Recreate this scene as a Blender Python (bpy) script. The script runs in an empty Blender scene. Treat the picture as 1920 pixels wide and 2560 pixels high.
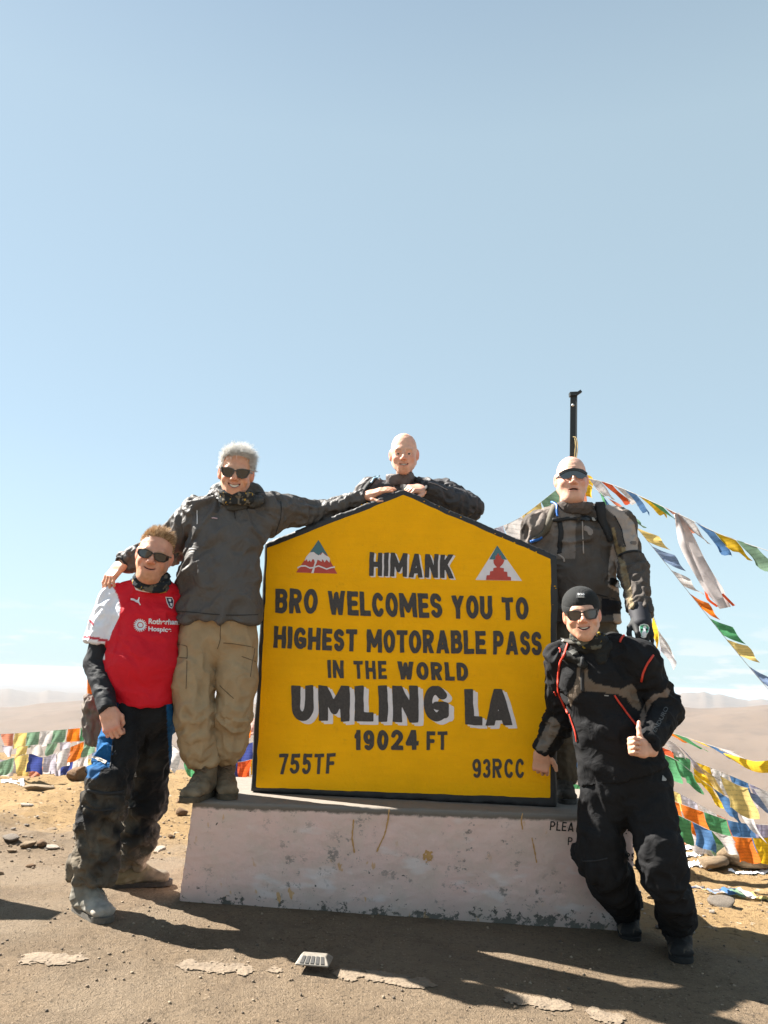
import bpy, math, random
import numpy as np
from mathutils import Vector, Matrix
from mathutils.bvhtree import BVHTree
random.seed(7); RNG = np.random.default_rng(7)
SC = bpy.context.scene; COL = SC.collection
R = math.radians
# ------------------------------------------------------------------ camera
CF, CP, CR, CH = 1985.0, 0.2058, 0.0343, 1.104      # focal (px of a 2560 px tall frame), pitch, roll, height
cam = bpy.data.cameras.new('camera'); camo = bpy.data.objects.new('camera', cam); COL.objects.link(camo)
_rt = Vector((1, 0, 0)); _up = Vector((0, -math.sin(CP), math.cos(CP))); _fw = Vector((0, math.cos(CP), math.sin(CP)))
_X = _rt*math.cos(CR)+_up*math.sin(CR); _Y = -_rt*math.sin(CR)+_up*math.cos(CR)
_m = Matrix((_X, _Y, -_fw)).transposed().to_4x4(); _m.translation = (0, 0, CH); camo.matrix_world = _m
cam.sensor_fit = 'VERTICAL'; cam.sensor_height = 36; cam.lens = CF/2560*36; cam.clip_start = .05; cam.clip_end = 60000
SC.camera = camo
# ------------------------------------------------------------------ sun, sky, exposure
SUNDIR = Vector((-.90, .41, 1.0)).normalized()      # towards the sun: up, left and behind the sign
elev = math.asin(SUNDIR.z); azim = math.atan2(SUNDIR.x, SUNDIR.y)
sun = bpy.data.lights.new('sun', 'SUN'); suno = bpy.data.objects.new('sun', sun); COL.objects.link(suno)
suno.rotation_euler = SUNDIR.to_track_quat('Z', 'Y').to_euler(); suno.location = (-3, 3, 8)
sun.energy = 5.0; sun.angle = R(.55); sun.color = (1, .95, .87)
W = bpy.data.worlds.new('World'); SC.world = W; W.use_nodes = True
nt = W.node_tree; nt.nodes.clear()
out = nt.nodes.new('ShaderNodeOutputWorld'); bg = nt.nodes.new('ShaderNodeBackground')
sky = nt.nodes.new('ShaderNodeTexSky'); sky.sky_type = 'NISHITA'; sky.sun_disc = False
sky.sun_elevation = elev; sky.sun_rotation = azim; sky.altitude = 3500; sky.air_density = 1.0; sky.dust_density = 2.0; sky.ozone_density = 1.6
bg.inputs[1].default_value = .060
# thin bright clouds low over the horizon, part of the sky itself
tc = nt.nodes.new('ShaderNodeTexCoord'); mp = nt.nodes.new('ShaderNodeMapping'); mp.inputs['Scale'].default_value = (5, 5, 26)
nz = nt.nodes.new('ShaderNodeTexNoise'); nz.inputs['Scale'].default_value = 2.4; nz.inputs['Detail'].default_value = 7; nz.inputs['Roughness'].default_value = .58
rp = nt.nodes.new('ShaderNodeValToRGB'); rp.color_ramp.elements[0].position = .52; rp.color_ramp.elements[1].position = .60
sx = nt.nodes.new('ShaderNodeSeparateXYZ')
hr = nt.nodes.new('ShaderNodeMapRange'); hr.inputs[1].default_value = .09; hr.inputs[2].default_value = .0; hr.inputs[3].default_value = 0; hr.inputs[4].default_value = 1
ml = nt.nodes.new('ShaderNodeMath'); ml.operation = 'MULTIPLY'
mx = nt.nodes.new('ShaderNodeMix'); mx.data_type = 'RGBA'; mx.inputs['B'].default_value = (4.2, 4.45, 4.6, 1)
L = nt.links.new
L(tc.outputs['Generated'], mp.inputs[0]); L(mp.outputs[0], nz.inputs['Vector']); L(nz.outputs['Fac'], rp.inputs[0])
L(tc.outputs['Generated'], sx.inputs[0]); L(sx.outputs['Z'], hr.inputs[0]); L(hr.outputs[0], ml.inputs[0]); L(rp.outputs[0], ml.inputs[1])
L(ml.outputs[0], mx.inputs['Factor']); pale = nt.nodes.new('ShaderNodeMix'); pale.data_type = 'RGBA'; pale.inputs['B'].default_value = (2.95, 3.75, 4.0, 1)
pr_ = nt.nodes.new('ShaderNodeValToRGB'); e_ = pr_.color_ramp.elements; e_[0].position = 0; e_[0].color = (.93,)*3+(1,); e_[1].position = 1; e_[1].color = (.05,)*3+(1,)
for q_, v_ in ((.10, .80), (.27, .60), (.6, .56)): e2_ = e_.new(q_); e2_.color = (v_, v_, v_, 1)
warm = nt.nodes.new('ShaderNodeMix'); warm.data_type = 'RGBA'; warm.blend_type = 'MULTIPLY'; warm.inputs[0].default_value = 1; warm.inputs['B'].default_value = (1.06, 1.0, .86, 1)
L(sky.outputs[0], warm.inputs['A']); L(warm.outputs['Result'], pale.inputs['A']); L(sx.outputs['Z'], pr_.inputs[0]); L(pr_.outputs[0], pale.inputs[0]); L(pale.outputs['Result'], mx.inputs['A']); L(mx.outputs['Result'], bg.inputs[0]); L(bg.outputs[0], out.inputs[0])
SC.view_settings.view_transform = 'Standard'; SC.view_settings.look = 'None'; SC.view_settings.gamma = 1
SC.view_settings.exposure = 1.95
SC.cycles.max_bounces = 6; SC.cycles.transparent_max_bounces = 8

# ------------------------------------------------------------------ camera helpers (lay-out only)
def ray(px, py):
    u, v = px-960, py-1280
    u, v = u*math.cos(CR)+v*math.sin(CR), -u*math.sin(CR)+v*math.cos(CR)
    return np.array([u/CF, math.cos(CP)+v/CF*math.sin(CP), math.sin(CP)-v/CF*math.cos(CP)])
EYE = np.array([0, 0, CH])
def at(px, py, Y):
    d = ray(px, py); return d*(Y/d[1])+EYE
def tilt(x): return -.035*(np.clip(x, -1.2, 5)+.9)      # the road falls gently to the right
def gnd(px, py, z=0., level=False):
    d = ray(px, py); q = d*((z-CH)/d[2])+EYE
    if not level:
        for _ in range(5): q = d*((z+tilt(q[0])-CH)/d[2])+EYE
    return q
def topx(V):
    x, y, z = V[:, 0], V[:, 1], V[:, 2]-CH
    fw = y*math.cos(CP)+z*math.sin(CP); up = -y*math.sin(CP)+z*math.cos(CP)
    u = CF*x/fw; v = -CF*up/fw
    return np.stack([960+u*math.cos(CR)-v*math.sin(CR), 1280+u*math.sin(CR)+v*math.cos(CR)], 1)
# ------------------------------------------------------------------ noise
def _hash(i, j, k, s=0):
    n = (i.astype(np.int64)*374761393+j.astype(np.int64)*668265263+k.astype(np.int64)*2147483647+s*144665) & 0xffffffff
    n = ((n ^ (n >> 13))*1274126177) & 0xffffffff
    n = (n ^ (n >> 16))
    return (n & 0xffff)/65535.
def vnoise(P, s=0):
    P = np.asarray(P, float); I = np.floor(P); F = P-I; F = F*F*(3-2*F)
    i, j, k = I[..., 0], I[..., 1], I[..., 2]; r = 0
    for a in (0, 1):
        for b in (0, 1):
            for c in (0, 1):
                w = (F[..., 0] if a else 1-F[..., 0])*(F[..., 1] if b else 1-F[..., 1])*(F[..., 2] if c else 1-F[..., 2])
                r = r+w*_hash(i+a, j+b, k+c, s)
    return r
def fbm(P, o=4, s=0, g=.5):
    P = np.asarray(P, float); r = 0; a = 1; t = 0
    for i in range(o):
        r = r+a*vnoise(P*(2**i)+i*17.3, s+i); t += a; a *= g
    return r/t
# ------------------------------------------------------------------ mesh helpers
def mesh(name, V, F, mat, smooth=True, cols=None):
    V = np.asarray(V, np.float32); me = bpy.data.meshes.new(name)
    if isinstance(F, np.ndarray):
        nf, k = F.shape; me.vertices.add(len(V)); me.vertices.foreach_set('co', V.ravel())
        me.loops.add(nf*k); me.loops.foreach_set('vertex_index', F.astype(np.int32).ravel())
        me.polygons.add(nf); me.polygons.foreach_set('loop_start', np.arange(0, nf*k, k, dtype=np.int32))
        me.polygons.foreach_set('loop_total', np.full(nf, k, np.int32)); me.update(calc_edges=True); me.validate()
    else:
        me.from_pydata([tuple(map(float, v)) for v in V], [], [tuple(map(int, f)) for f in F]); me.update()
    if smooth: me.polygons.foreach_set('use_smooth', np.ones(len(me.polygons), bool))
    if cols is not None:
        at_ = me.color_attributes.new('Col', 'FLOAT_COLOR', 'POINT')
        at_.data.foreach_set('color', np.concatenate([cols, np.ones((len(cols), 1))], 1).astype(np.float32).ravel())
    for m in (mat if isinstance(mat, (list, tuple)) else [mat]): me.materials.append(m)
    return me
def link(name, me, parent=None, **kw):
    o = bpy.data.objects.new(name, me); COL.objects.link(o)
    if parent is not None: o.parent = parent
    for k, v in kw.items(): o[k] = v
    return o
def setw(o, parent):
    """parent keeping world coordinates of baked vertices"""
    o.parent = parent; o.matrix_parent_inverse = Matrix.Translation(-Vector(parent.location)); return o
def obj(name, V, F, mat, parent=None, smooth=True, cols=None, **kw):
    o = link(name, mesh(name, V, F, mat, smooth, cols), None, **kw)
    if parent is not None: setw(o, parent)
    return o
def thing(name, label, cat, loc=(0, 0, 0), group=None):
    o = bpy.data.objects.new(name, None); COL.objects.link(o); o.location = tuple(map(float, loc)); o['label'] = label; o['category'] = cat
    o.empty_display_size = .1
    if group: o['group'] = group
    return o
def box_geo(V, F, c, h, M=None):
    n = len(V)
    for s in ((-1, -1, -1), (1, -1, -1), (1, 1, -1), (-1, 1, -1), (-1, -1, 1), (1, -1, 1), (1, 1, 1), (-1, 1, 1)):
        p = np.array(s)*h
        if M is not None: p = M@p
        V.append(p+c)
    for f in ((0, 3, 2, 1), (4, 5, 6, 7), (0, 1, 5, 4), (1, 2, 6, 5), (2, 3, 7, 6), (3, 0, 4, 7)): F.append([n+i for i in f])
def bar_geo(V, F, a, b, w, h, side=(0, 0, 1)):
    a = np.array(a, float); b = np.array(b, float); u = b-a; l = np.linalg.norm(u); u /= l
    s = np.array(side, float); s = s-u*s.dot(u); s /= np.linalg.norm(s); t = np.cross(u, s)
    box_geo(V, F, (a+b)/2, np.array([l/2, w/2, h/2]), np.stack([u, s, t], 1))
def tube_geo(V, F, pts, r, n=6):
    pts = np.array(pts, float); r = np.broadcast_to(r, len(pts)); base = len(V); up = np.array([.13, .2, 1.])
    for i, p in enumerate(pts):
        t = pts[min(i+1, len(pts)-1)]-pts[max(i-1, 0)]; t = t/(np.linalg.norm(t)+1e-9)
        s = np.cross(t, up); s /= np.linalg.norm(s)+1e-9; w = np.cross(s, t)
        for k in range(n):
            a = 2*math.pi*k/n; V.append(p+r[i]*(s*math.cos(a)+w*math.sin(a)))
    for i in range(len(pts)-1):
        for k in range(n): F.append([base+i*n+k, base+i*n+(k+1) % n, base+(i+1)*n+(k+1) % n, base+(i+1)*n+k])
    F.append([base+k for k in range(n)][::-1]); F.append([base+(len(pts)-1)*n+k for k in range(n)])
# ------------------------------------------------------------------ materials
def pmat(name, col=(.5, .5, .5), rough=.8, attr=False, var=.12, vscale=30, bump=.2, bscale=400, metal=0, sheen=0, sss=0, spec=.5, bdist=.001, detail=4, crumple=0):
    m = bpy.data.materials.new(name); m.use_nodes = True; t = m.node_tree; p = t.nodes['Principled BSDF']; l = t.links.new
    p.inputs['Roughness'].default_value = rough; p.inputs['Metallic'].default_value = metal; p.inputs['Specular IOR Level'].default_value = spec
    if sheen: p.inputs['Sheen Weight'].default_value = sheen
    if sss: p.inputs['Subsurface Weight'].default_value = sss; p.inputs['Subsurface Radius'].default_value = (.01, .004, .002); p.inputs['Subsurface Scale'].default_value = 1
    tc = t.nodes.new('ShaderNodeTexCoord'); n = t.nodes.new('ShaderNodeTexNoise'); n.inputs['Scale'].default_value = vscale; n.inputs['Detail'].default_value = detail
    l(tc.outputs['Object'], n.inputs['Vector'])
    mr = t.nodes.new('ShaderNodeMapRange'); mr.inputs[1].default_value = .25; mr.inputs[2].default_value = .75; mr.inputs[3].default_value = 1-var; mr.inputs[4].default_value = 1+var
    l(n.outputs['Fac'], mr.inputs[0])
    mul = t.nodes.new('ShaderNodeVectorMath'); mul.operation = 'SCALE'; l(mr.outputs[0], mul.inputs['Scale'])
    if attr:
        a = t.nodes.new('ShaderNodeAttribute'); a.attribute_name = 'Col'; l(a.outputs['Color'], mul.inputs[0])
    else: mul.inputs[0].default_value = col[:3]
    l(mul.outputs[0], p.inputs['Base Color'])
    if bump:
        b = t.nodes.new('ShaderNodeBump'); b.inputs['Strength'].default_value = bump; b.inputs['Distance'].default_value = bdist
        n2 = t.nodes.new('ShaderNodeTexNoise'); n2.inputs['Scale'].default_value = bscale; n2.inputs['Detail'].default_value = 3
        l(tc.outputs['Object'], n2.inputs['Vector']); l(n2.outputs['Fac'], b.inputs['Height']); l(b.outputs[0], p.inputs['Normal'])
        if crumple:
            n3 = t.nodes.new('ShaderNodeTexNoise'); n3.inputs['Scale'].default_value = 11; n3.inputs['Detail'].default_value = 3; n3.inputs['Distortion'].default_value = .9; l(tc.outputs['Object'], n3.inputs['Vector'])
            a1 = t.nodes.new('ShaderNodeMath'); a1.operation = 'SUBTRACT'; a1.inputs[1].default_value = .5; l(n3.outputs['Fac'], a1.inputs[0]); a2 = t.nodes.new('ShaderNodeMath'); a2.operation = 'ABSOLUTE'; l(a1.outputs[0], a2.inputs[0])
            b3 = t.nodes.new('ShaderNodeBump'); b3.invert = True; b3.inputs['Strength'].default_value = crumple; b3.inputs['Distance'].default_value = .05; l(a2.outputs[0], b3.inputs['Height']); l(b3.outputs[0], b.inputs['Normal'])
    return m
# ------------------------------------------------------------------ signed-distance modelling
def nrm(v): v = np.asarray(v, float); return v/(np.linalg.norm(v)+1e-12)
class Cap:
    def __init__(s, a, b, ra, rb, side=None, fa=False, fb=False):
        s.a = np.array(a, float); s.b = np.array(b, float)
        s.ra = np.array(ra if isinstance(ra, (tuple, list)) else (ra, ra), float); s.rb = np.array(rb if isinstance(rb, (tuple, list)) else (rb, rb), float)
        u = s.b-s.a; s.L = np.linalg.norm(u); s.u = u/s.L
        sd = np.array(side if side is not None else (1, .01, .02), float)
        if abs(nrm(sd).dot(s.u)) > .95: sd = np.array([0, 1., 0])
        sd = sd-s.u*sd.dot(s.u); s.s = nrm(sd); s.w = np.cross(s.u, s.s); s.fa, s.fb = fa, fb
        m = max(s.ra.max(), s.rb.max()); s.lo = np.minimum(s.a, s.b)-m; s.hi = np.maximum(s.a, s.b)+m
    def d(s, X, Y, Z):
        X = X-s.a[0]; Y = Y-s.a[1]; Z = Z-s.a[2]
        t = X*s.u[0]+Y*s.u[1]+Z*s.u[2]; qs = X*s.s[0]+Y*s.s[1]+Z*s.s[2]; qw = X*s.w[0]+Y*s.w[1]+Z*s.w[2]
        c = np.clip(t, 0, s.L); lo = t-c; f = c/s.L; rs = s.ra[0]+(s.rb[0]-s.ra[0])*f; rw = s.ra[1]+(s.rb[1]-s.ra[1])*f; rl = np.minimum(rs, rw)
        k0 = np.sqrt((qs/rs)**2+(qw/rw)**2+(lo/rl)**2); k1 = np.sqrt((qs/rs**2)**2+(qw/rw**2)**2+(lo/rl**2)**2)+1e-6
        d = np.where(k0 < 1e-3, -rl, k0*(k0-1)/k1)
        if s.fb: d = np.maximum(d, t-s.L)
        if s.fa: d = np.maximum(d, -t)
        return d
class Ell:
    def __init__(s, c, r, M=None):
        s.c = np.array(c, float); s.r = np.array(r, float); s.M = np.eye(3) if M is None else np.array(M, float)
        m = s.r.max(); s.lo = s.c-m; s.hi = s.c+m
    def d(s, X, Y, Z):
        X = X-s.c[0]; Y = Y-s.c[1]; Z = Z-s.c[2]; q = [X*s.M[0, i]+Y*s.M[1, i]+Z*s.M[2, i] for i in range(3)]
        k0 = np.sqrt(sum((q[i]/s.r[i])**2 for i in range(3))); k1 = np.sqrt(sum((q[i]/s.r[i]**2)**2 for i in range(3)))+1e-6
        return np.where(k0 < 1e-3, -s.r.min(), k0*(k0-1)/k1)
class Ring:
    def __init__(s, c, ax, Rs, Rw, r, side=(1, 0, 0), tall=1.):
        s.c = np.array(c, float); s.u = nrm(ax); sd = np.array(side, float); sd = nrm(sd-s.u*sd.dot(s.u)); s.s = sd; s.w = np.cross(s.u, s.s)
        s.Rs, s.Rw, s.r, s.t = Rs, Rw, r, tall; m = max(Rs, Rw)+r*max(1, tall); s.lo = s.c-m; s.hi = s.c+m
    def d(s, X, Y, Z):
        X = X-s.c[0]; Y = Y-s.c[1]; Z = Z-s.c[2]
        l = X*s.u[0]+Y*s.u[1]+Z*s.u[2]; a = X*s.s[0]+Y*s.s[1]+Z*s.s[2]; b = X*s.w[0]+Y*s.w[1]+Z*s.w[2]
        k = np.sqrt((a/s.Rs)**2+(b/s.Rw)**2); e = (k-1)*min(s.Rs, s.Rw)
        return np.sqrt(e**2+(l/s.t)**2)-s.r
class RBox:
    def __init__(s, c, h, M=None, r=.005):
        s.c = np.array(c, float); s.h = np.array(h, float); s.M = np.eye(3) if M is None else np.array(M, float); s.r = r
        m = np.linalg.norm(s.h)+r; s.lo = s.c-m; s.hi = s.c+m
    def d(s, X, Y, Z):
        X = X-s.c[0]; Y = Y-s.c[1]; Z = Z-s.c[2]
        q = [np.abs(X*s.M[0, i]+Y*s.M[1, i]+Z*s.M[2, i])-(s.h[i]-s.r) for i in range(3)]
        return np.sqrt(sum(np.maximum(a, 0)**2 for a in q))+np.minimum(np.maximum(np.maximum(q[0], q[1]), q[2]), 0)-s.r
class Plane:      # keeps the side opposite to n
    def __init__(s, p, n): s.p = np.array(p, float); s.n = nrm(n); s.lo = np.full(3, -1e9); s.hi = np.full(3, 1e9)
    def d(s, X, Y, Z): return (X-s.p[0])*s.n[0]+(Y-s.p[1])*s.n[1]+(Z-s.p[2])*s.n[2]
def nets(F, o, h):
    nx, ny, nz = F.shape; S = F < 0; cells = []; pts = []; flip = []
    for ax in range(3):
        sl0 = [slice(None)]*3; sl1 = [slice(None)]*3; sl0[ax] = slice(0, -1); sl1[ax] = slice(1, None)
        A, B = S[tuple(sl0)], S[tuple(sl1)]; idx = np.argwhere(A != B)
        b, c = [i for i in range(3) if i != ax]
        idx = idx[(idx[:, b] > 0) & (idx[:, c] > 0) & (idx[:, b] < F.shape[b]-1) & (idx[:, c] < F.shape[c]-1)]
        j = idx.copy(); j[:, ax] += 1
        f0 = F[idx[:, 0], idx[:, 1], idx[:, 2]]; f1 = F[j[:, 0], j[:, 1], j[:, 2]]
        p = idx.astype(np.float64); p[:, ax] += f0/(f0-f1)
        q = []
        for (db, dc) in ((-1, -1), (0, -1), (0, 0), (-1, 0)):
            k = idx.copy(); k[:, b] += db; k[:, c] += dc; q.append((k[:, 0]*ny+k[:, 1])*nz+k[:, 2])
        q = np.stack(q, 1); fl = (f0 < 0) ^ (ax == 1); q = np.where(fl[:, None], q, q[:, ::-1]); cells.append(q); pts.append(p)
    cells = np.concatenate(cells); pts = np.concatenate(pts)
    u, inv = np.unique(cells.ravel(), return_inverse=True); n = np.bincount(inv); P = np.repeat(pts, 4, 0)
    V = np.stack([np.bincount(inv, P[:, i])/n for i in range(3)], 1)
    return V*h+o, inv.reshape(-1, 4)
def sdf(prims, h, pad=.02):
    """prims: (op, prim, k) with op '+', '-', '&' (intersect with all so far)"""
    adds = [p for op, p, k in prims if op == '+']
    lo = np.min([p.lo for p in adds], 0)-pad; hi = np.max([p.hi for p in adds], 0)+pad
    n = np.ceil((hi-lo)/h).astype(int)+1; ax = [(lo[i]+h*np.arange(n[i])).astype(np.float32) for i in range(3)]
    F = np.full(n, .2, np.float32)
    for op, p, k in prims:
        m = max(k, 0)*1.2+4*h; i0 = np.clip(np.floor((p.lo-m-lo)/h), 0, n-1).astype(int); i1 = np.clip(np.ceil((p.hi+m-lo)/h)+1, 1, n).astype(int)
        if op == '&': i0 = np.zeros(3, int); i1 = n
        if (i1 <= i0).any(): continue
        s = tuple(slice(a, b) for a, b in zip(i0, i1))
        D = p.d(ax[0][s[0], None, None], ax[1][None, s[1], None], ax[2][None, None, s[2]]); G = F[s]
        if op == '+':
            if k > 0: t = np.clip(.5+.5*(G-D)/k, 0, 1); F[s] = G+(D-G)*t-k*t*(1-t)
            else: F[s] = np.minimum(G, D)
        elif op == '-':
            D = -D
            if k > 0: t = np.clip(.5-.5*(G-D)/k, 0, 1); F[s] = G+(D-G)*t+k*t*(1-t)
            else: F[s] = np.maximum(G, D)
        else: F[s] = np.maximum(G, D)
    return nets(F, lo, h)
def vnormals(V, F):
    a = V[F[:, 2]]-V[F[:, 0]]; b = V[F[:, 3 if F.shape[1] > 3 else 1]]-V[F[:, 1 if F.shape[1] > 3 else 0]]; n = np.cross(a, b)
    N = np.stack([sum(np.bincount(F[:, k], n[:, i], len(V)) for k in range(F.shape[1])) for i in range(3)], 1)
    return N/(np.linalg.norm(N, axis=1, keepdims=True)+1e-12)
def smoothv(V, F, it=1, f=.5):
    E_ = np.concatenate([F[:, [i, (i+1) % F.shape[1]]] for i in range(F.shape[1])]); E_ = np.concatenate([E_, E_[:, ::-1]])
    n = np.bincount(E_[:, 0], minlength=len(V))[:, None]
    for _ in range(it):
        M_ = np.stack([np.bincount(E_[:, 0], V[E_[:, 1], i], len(V)) for i in range(3)], 1)/np.maximum(n, 1); V = V+(M_-V)*f
    return V
def folds(V, F, bones, seed=0, general=.004):
    """cloth wrinkles: bones = (a, b, amp, freq along the bone)"""
    N = vnormals(V, F); best = np.full(len(V), 1e9); d = np.zeros(len(V))
    for n_, (a, b, amp, fr) in enumerate(bones):
        a = np.array(a, float); b = np.array(b, float); u = b-a; L_ = np.linalg.norm(u); u /= L_; q = V-a; t = q@u; tc_ = np.clip(t, 0, L_)
        ds = np.linalg.norm(q-tc_[:, None]*u, axis=1); s = nrm(np.cross(u, (0.2, 1, .1))); w = np.cross(u, s)
        qs, qw = q@s, q@w; rad = np.sqrt(qs**2+qw**2)+1e-6
        warp = (fbm(V*7, 3, seed+3)-.5)*2.2
        P = np.stack([t*fr+warp+qs*fr*.5*math.sin(n_*2.1+seed), qs/rad*1.3+n_*9, qw/rad*1.3+seed], 1)
        x = vnoise(P, seed+n_)*.65+vnoise(P*2.1+5, seed+n_+50)*.35; rd = 1-np.abs(2*x-1)*2.3; rd = np.clip(rd, -.7, 1); rd = rd*(.35+1.3*fbm(V*5.5+n_*3, 2, seed+70))*1.35
        m = ds < best; d = np.where(m, amp*(rd-.35), d); best = np.minimum(best, ds)
    d = d+general*(fbm(V*9+seed, 3, seed+9)-.5)*2
    # keep the seams between bones soft
    E_ = np.concatenate([F[:, [i, (i+1) % 4]] for i in range(4)]); n = np.bincount(E_[:, 0], minlength=len(V))
    for _ in range(1): d = .5*d+.5*np.bincount(E_[:, 0], d[E_[:, 1]], len(V))/np.maximum(n, 1)
    return V+N*d[:, None]
def pip(P, poly):
    x, y = P[:, 0], P[:, 1]; c = np.zeros(len(P), bool); n = len(poly)
    for i in range(n):
        (x0, y0), (x1, y1) = poly[i], poly[(i+1) % n]
        if y0 == y1: continue
        c ^= ((y0 > y) != (y1 > y)) & (x < (x1-x0)*(y-y0)/(y1-y0)+x0)
    return c
def crop(ox, oy, s, pts): return [(ox+s*x, oy+s*y) for x, y in pts]
def paint(C, V, N, items):
    Q = topx(V); view = nrm3(V-EYE); facing = -(N*view).sum(1)
    for poly, col in items:
        m = pip(Q, poly) & (facing > -.05); C[m] = col
    return C
def nrm3(A): return A/(np.linalg.norm(A, axis=1, keepdims=True)+1e-12)
# ------------------------------------------------------------------ filled 2-D shapes (marching squares)
def fill2d(f, x0, y0, x1, y1, h):
    nx = int(math.ceil((x1-x0)/h))+1; ny = int(math.ceil((y1-y0)/h))+1
    X, Y = np.meshgrid(x0+h*np.arange(nx), y0+h*np.arange(ny), indexing='ij'); D = f(X, Y); I = D < 0
    cid = np.arange(nx*ny).reshape(nx, ny); P = [np.stack([X.ravel(), Y.ravel()], 1)]
    def edge(D0, D1, P0, P1):
        t = np.clip(D0/(D0-D1+1e-12), 0.001, .999)[..., None]; return P0+(P1-P0)*t
    XY = np.stack([X, Y], -1)
    H = edge(D[:-1], D[1:], XY[:-1], XY[1:]); Vv = edge(D[:, :-1], D[:, 1:], XY[:, :-1], XY[:, 1:])
    hid = cid.size+np.arange(H.shape[0]*H.shape[1]).reshape(H.shape[:2]); vid = cid.size+hid.size+np.arange(Vv.shape[0]*Vv.shape[1]).reshape(Vv.shape[:2])
    P += [H.reshape(-1, 2), Vv.reshape(-1, 2)]; P = np.concatenate(P)
    c = [cid[:-1, :-1], cid[1:, :-1], cid[1:, 1:], cid[:-1, 1:]]; e = [hid[:, :-1], vid[1:, :], hid[:, 1:], vid[:-1, :]]
    code = I[:-1, :-1]*1+I[1:, :-1]*2+I[1:, 1:]*4+I[:-1, 1:]*8; faces = []
    for k in range(1, 16):
        m = code == k
        if not m.any(): continue
        poly = []
        for i in range(4):
            a, b = bool(k >> i & 1), bool(k >> ((i+1) % 4) & 1)
            if a: poly.append(c[i][m])
            if a != b: poly.append(e[i][m])
        faces += np.stack(poly, 1).tolist()
    used = np.unique(np.concatenate([np.array(f_) for f_ in faces])) if faces else np.array([0])
    mp_ = -np.ones(len(P), int); mp_[used] = np.arange(len(used))
    return P[used], [[int(mp_[i]) for i in f_] for f_ in faces]
def seg2(X, Y, a, b):
    ax, ay = a; bx, by = b; vx, vy = bx-ax, by-ay; l = vx*vx+vy*vy+1e-12
    t = np.clip(((X-ax)*vx+(Y-ay)*vy)/l, 0, 1); return np.hypot(X-ax-t*vx, Y-ay-t*vy)
def poly2(X, Y, poly):
    d = np.full(X.shape, 1e9); n = len(poly)
    for i in range(n): d = np.minimum(d, seg2(X, Y, poly[i], poly[(i+1) % n]))
    m = pip(np.stack([X.ravel(), Y.ravel()], 1), poly).reshape(X.shape); return np.where(m, -d, d)
def arc(cx, cy, rx, ry, a0, a1, n=12):
    return [(cx+rx*math.cos(R(a0+(a1-a0)*i/n)), cy+ry*math.sin(R(a0+(a1-a0)*i/n))) for i in range(n+1)]
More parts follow.
